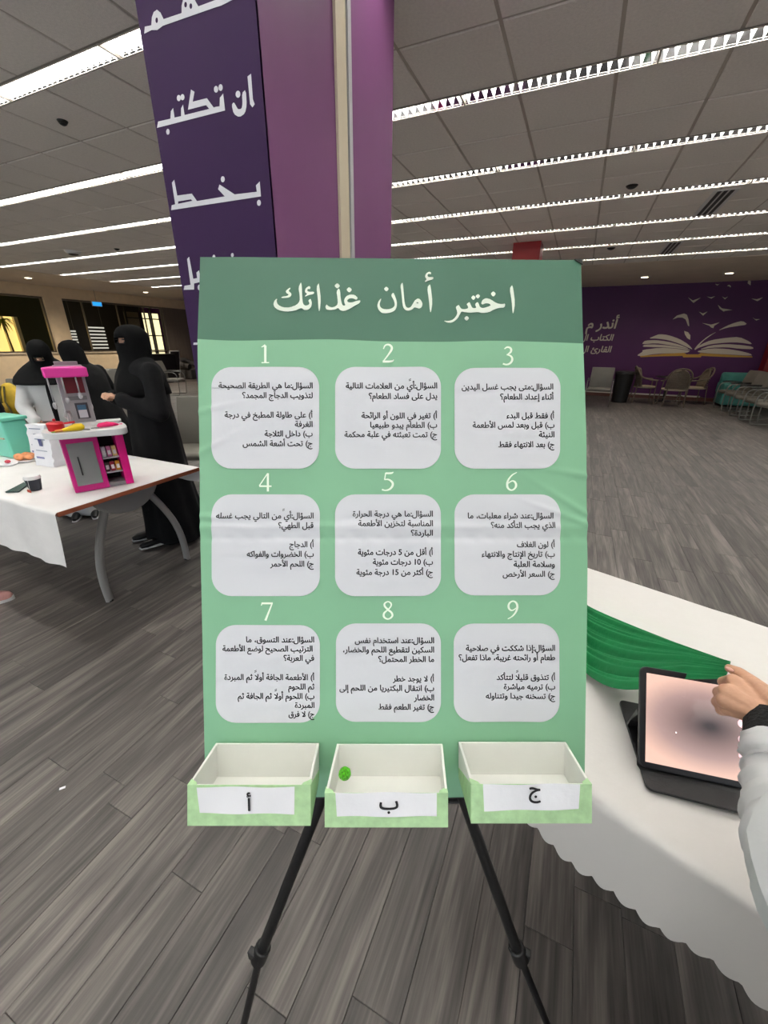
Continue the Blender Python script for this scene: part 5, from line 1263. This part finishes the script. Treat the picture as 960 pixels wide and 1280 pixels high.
# ================================================================== PEOPLE behind the left table
def woman(label, loc, face, H=1.6, coat=False, lean=0.0, arms='clasp', headturn=0.0, nod=0.0, hold=None, group=None):
    """faces +X in its own frame"""
    t = thing('person', label, 'person', loc, face)
    if coat:
        t.matrix_world = WM[t.name] @ Matrix.Diagonal((.92, .84, 1, 1)); WM[t.name] = t.matrix_world.copy()
    k = H/1.6
    n = 48
    def rg(z, cx, rx, ry, cy=0, fold=0.0, ph=0.0):
        return [Vector(((cx+lean*max(0, z-.7)+(rx+fold*math.sin(j*2*PI/n*9+ph)+fold*.6*math.sin(j*2*PI/n*5+ph*2))*math.cos(2*PI*j/n))*k, (cy+(ry+fold*math.sin(j*2*PI/n*9+ph))*math.sin(2*PI*j/n))*k, z*k)) for j in range(n)]
    mb = MB()
    prof = [(.02, -.02, .24, .28, .018), (.10, -.02, .23, .27, .017), (.30, -.01, .205, .245, .014), (.55, 0, .185, .225, .010), (.80, 0, .17, .21, .006), (.95, 0, .16, .20, .004), (1.08, 0, .145, .185, .002),
            (1.20, .0, .15, .20, 0), (1.30, 0, .14, .215, 0), (1.36, 0, .115, .20, 0), (1.41, .005, .08, .12, 0), (1.46, .01, .055, .06, 0), (1.50, .012, .05, .055, 0)]
    mb.rings([rg(z, cx, rx, ry, 0, f_, i*.35) for i, (z, cx, rx, ry, f_) in enumerate(prof)])
    def bp(x, y, z): return Vector(((x+lean*max(0, z-.7))*k, y*k, z*k))
    if arms == 'clasp': hands = [(.235, -.03, 1.17), (.225, .05, 1.165)]; el = [(.02, -.27, 1.06), (.02, .27, 1.06)]
    elif arms == 'low': hands = [(.34, -.07, 1.02), (.34, .07, 1.02)]; el = [(.06, -.27, 1.04), (.06, .27, 1.04)]
    else: hands = [(.36, -.12, .95), (.30, .16, .93)]; el = [(.08, -.27, 1.08), (.05, .27, 1.05)]
    for s, h_, e_ in zip((-1, 1), hands, el):
        S_ = bp(0, s*.185, 1.325); E = bp(*e_); Hn = bp(*h_); Wt = E+(Hn-E)*.80
        mb.cap(S_, E, .068*k, .068*k); mb.cap(E, Wt, .068*k, .056*k)
    body = mb.obj('abaya' if not coat else 'white_coat', M_abaya if not coat else M_coat, t, world=False); remesh(body, .014, 3)
    if coat:
        mb = MB(); mb.rings([rg(z, cx+.004, rx+.006, w_, 0, 0) for z, cx, rx, w_ in ((.4, .02, .19, .05), (.9, .0, .168, .045), (1.2, 0, .152, .05), (1.38, 0, .112, .06))]); mb.obj('black_dress_front', M_abaya, t, True, world=False)
        mb = MB(); mb.rings([rg(z, cx, rx, ry, 0, f_, i) for i, (z, cx, rx, ry, f_) in enumerate([(.02, -.02, .22, .25, .015), (.3, -.01, .19, .22, .012), (.6, 0, .172, .2, .006)])]); mb.obj('black_skirt', M_abaya, t, True, world=False)
    # hands with five fingers
    for s, h_, e_ in zip((-1, 1), hands, el):
        E, Hn = bp(*e_), bp(*h_); d = (Hn-E).normalized(); side = Vector((0, -s, 0)); side = (side-d*side.dot(d)).normalized(); upv = d.cross(side)*(1 if d.cross(side).z > 0 else -1)
        mb = MB(); W0 = Hn-d*.07*k
        mb.cap(W0, Hn-d*.03*k, .024*k, .024*k, 10)
        for q in range(4):
            b0 = Hn+side*(-.026+.0165*q)*k; L1 = (.028, .032, .030, .024)[q]*k
            mb.cap(W0+side*(-.02+.013*q)*k, b0, .014*k, .0105*k, 8)
            m1 = b0+d*L1*.8-upv*L1*.35; m2 = m1-upv*L1*.8+d*L1*.1
            mb.cap(b0, m1, .0105*k, .0095*k, 8); mb.cap(m1, m2, .0095*k, .008*k, 8)
        th = Hn-d*.035*k+side*.03*k+upv*.01*k
        mb.cap(W0+side*.012*k, th, .014*k, .012*k, 8); mb.cap(th, th+d*.035*k+side*.008*k, .012*k, .0095*k, 8)
        hd = mb.obj('hand', M_skin, t, world=False); remesh(hd, .0045, 2)
    # head: skin head with face inside the veil
    hc = bp(.02, 0, 1.50); Mh = Matrix.Rotation(headturn, 3, 'Z') @ Matrix.Rotation(nod, 3, 'Y')
    mb = MB(); mb.ball(hc, .098*k, 14, (1.0, .80, 1.16), Mh); nb_ = hc+Mh @ Vector((.098, 0, -.005))*k
    mb.cap(hc+Mh @ Vector((.088, 0, .02))*k, hc+Mh @ Vector((.104, 0, -.02))*k, .008*k, .012*k, 8)
    mb.cap(hc+Mh @ Vector((.09, -.018, -.055))*k, hc+Mh @ Vector((.09, .018, -.055))*k, .006*k, .006*k, 8)
    hd = mb.obj('head', M_skin, t, world=False); remesh(hd, .006, 2)
    for s in (-1, 1):
        mb = MB(); mb.ball(hc+Mh @ Vector((.0915, s*.032, .016))*k, .011*k, 8, (.6, 1.2, .6)); mb.obj('eye', M_black, hd, 2, world=False)
        mb = MB(); mb.tube([hc+Mh @ Vector((.098, s*.018, .034))*k, hc+Mh @ Vector((.093, s*.048, .034))*k], .0035*k, 6); mb.obj('eyebrow', M_black, hd, 2, world=False)
    # veil: crown + face veil + shoulder drape as one surface with an eye opening
    mb = MB(); m = 40
    rows_ = [(.128, .02, .02), (.122, .05, .045), (.105, .085, .072), (.075, .106, .090), (.045, .112, .096), (.030, .113, .097), (.012, .113, .098), (.002, .113, .098), (-.03, .112, .100), (-.07, .106, .102), (-.11, .105, .112), (-.16, .125, .15), (-.21, .15, .195), (-.27, .168, .222), (-.33, .178, .232)]
    if coat: rows_ = rows_[:9]+[(-.06, .122, .115), (-.085, .148, .15), (-.11, .16, .20), (-.14, .168, .245), (-.17, .175, .28), (-.20, .182, .292), (-.225, .186, .285)]
    rs = []
    for z, rx, ry in rows_:
        fo = .006 if z < -.12 else 0
        low = min(1, max(0, (-z-.08)/.15)); ring = []
        for j in range(m):
            a = 2*PI*j/m; v = Vector((rx*math.cos(a)+fo*math.sin(a*7)*1.0, ry*math.sin(a)+fo*math.cos(a*8), z))
            v = (Mh @ v)*(1-low)+v*low if low < 1 else v
            zz = v.z
            ring.append(hc+Vector((v.x+(lean*0), v.y, zz))*k)
        rs.append(ring)
    base = MB()
    base.rings(rs, False)
    fs2 = []
    idx = 0
    for i in range(len(rs)-1):
        for j in range(m):
            a = (j+.5)/m*2*PI; a = a if a < PI else a-2*PI
            if not (4 <= i <= 5 and abs(a) < .52): fs2.append(base.f[idx])
            idx += 1
    base.f = fs2+[tuple(range(m))[::-1]]; base.m = [0]*len(base.f)
    o = base.obj('headscarf', M_veil, t, 2, world=False); s_ = o.modifiers.new('s', 'SOLIDIFY'); s_.thickness = .006*k; s_.offset = 0
    # shoes
    for s in (-1, 1):
        mb = MB(); mb.tube([Vector((.10, s*.09, .035))*k, Vector((.18, s*.09, .04))*k, Vector((.26, s*.095, .035))*k, Vector((.305, s*.1, .028))*k], [.035*k, .04*k, .038*k, .018*k], 12, flat=.8); sh_ = mb.obj('shoe', M_black, t, True, world=False)
        mb = MB(); mb.tube([Vector((.10, s*.09, .008))*k, Vector((.20, s*.09, .008))*k, Vector((.31, s*.1, .010))*k], [.04*k, .044*k, .026*k], 12, flat=.25); mb.obj('sole', M_white, sh_, True, world=False)
    if hold:
        c_, d_, m_, nm_, lb_, ct_ = hold
        Mx = WM[t.name]; q = Mx @ (bp(*c_)); mb = MB(); mb.box(q, d_, Matrix.Rotation(face, 3, 'Z')); tag(mb.obj(nm_, m_, None, bevel=.003), lb_, ct_)
    return t
woman('woman in black face veil standing right of the toy kitchen with hands clasped', (-2.84, 2.06, 0), math.radians(250), 1.57, headturn=.45)
woman('woman in black seen from behind, stooping between the other two women', (-4.14, 2.56, 0), math.radians(190), 1.47, lean=.33, arms='low', nod=.3)
woman('woman in white coat and black veil looking down, behind the paper bags', (-4.00, 2.06, 0), math.radians(-38), 1.47, coat=True, lean=.10, arms='reach', nod=.45,
      hold=((.38, -.06, .97), (.16, .08, .012), mat('brown_phone_case', (80, 50, 42), .5), 'mobile_phone', 'brown cased phone held by the woman in the white coat', 'phone'))
woman('person in black cut off by the left edge behind the mint box', (-4.98, 1.95, 0), math.radians(-80), 1.22)
# pink sneaker at the left edge
p = atz(6, 752, 0)
a_, b_2 = atz(-30, 757, 0), atz(18, 748, 0); d = (b_2-a_).normalized(); nn = Vector((-d.y, d.x, 0))
t = thing('sneaker', 'dusty pink sneaker with a white sole at the left edge of the floor', 'shoe', b_2-d*.13)
def shoe_ring(x, w_, h_, z0): return [b_2-d*x+nn*(w_*math.cos(a))+Vector((0, 0, z0+max(0, h_*math.sin(a)) if math.sin(a) > 0 else z0)) for a in [2*PI*j/16 for j in range(16)]]
mb = MB(); mb.rings([shoe_ring(.003, .015, .02, .022), shoe_ring(.02, .035, .035, .022), (shoe_ring(.06, .045, .045, .022)), shoe_ring(.12, .043, .07, .022), shoe_ring(.18, .035, .085, .022), shoe_ring(.25, .034, .08, .022)]); mb.obj('upper', mat('dusty_pink_mesh', (190, 140, 135), .8, bump=.3, bscale=150), t, True)
mb = MB(); rs = []
for z in (0, .024): rs.append([b_2-d*(.13-.135*math.cos(a))+nn*(.047*math.sin(a))+Vector((0, 0, z)) for a in [2*PI*j/28 for j in range(28)]])
mb.rings(rs); mb.obj('sole', M_white, t, True)
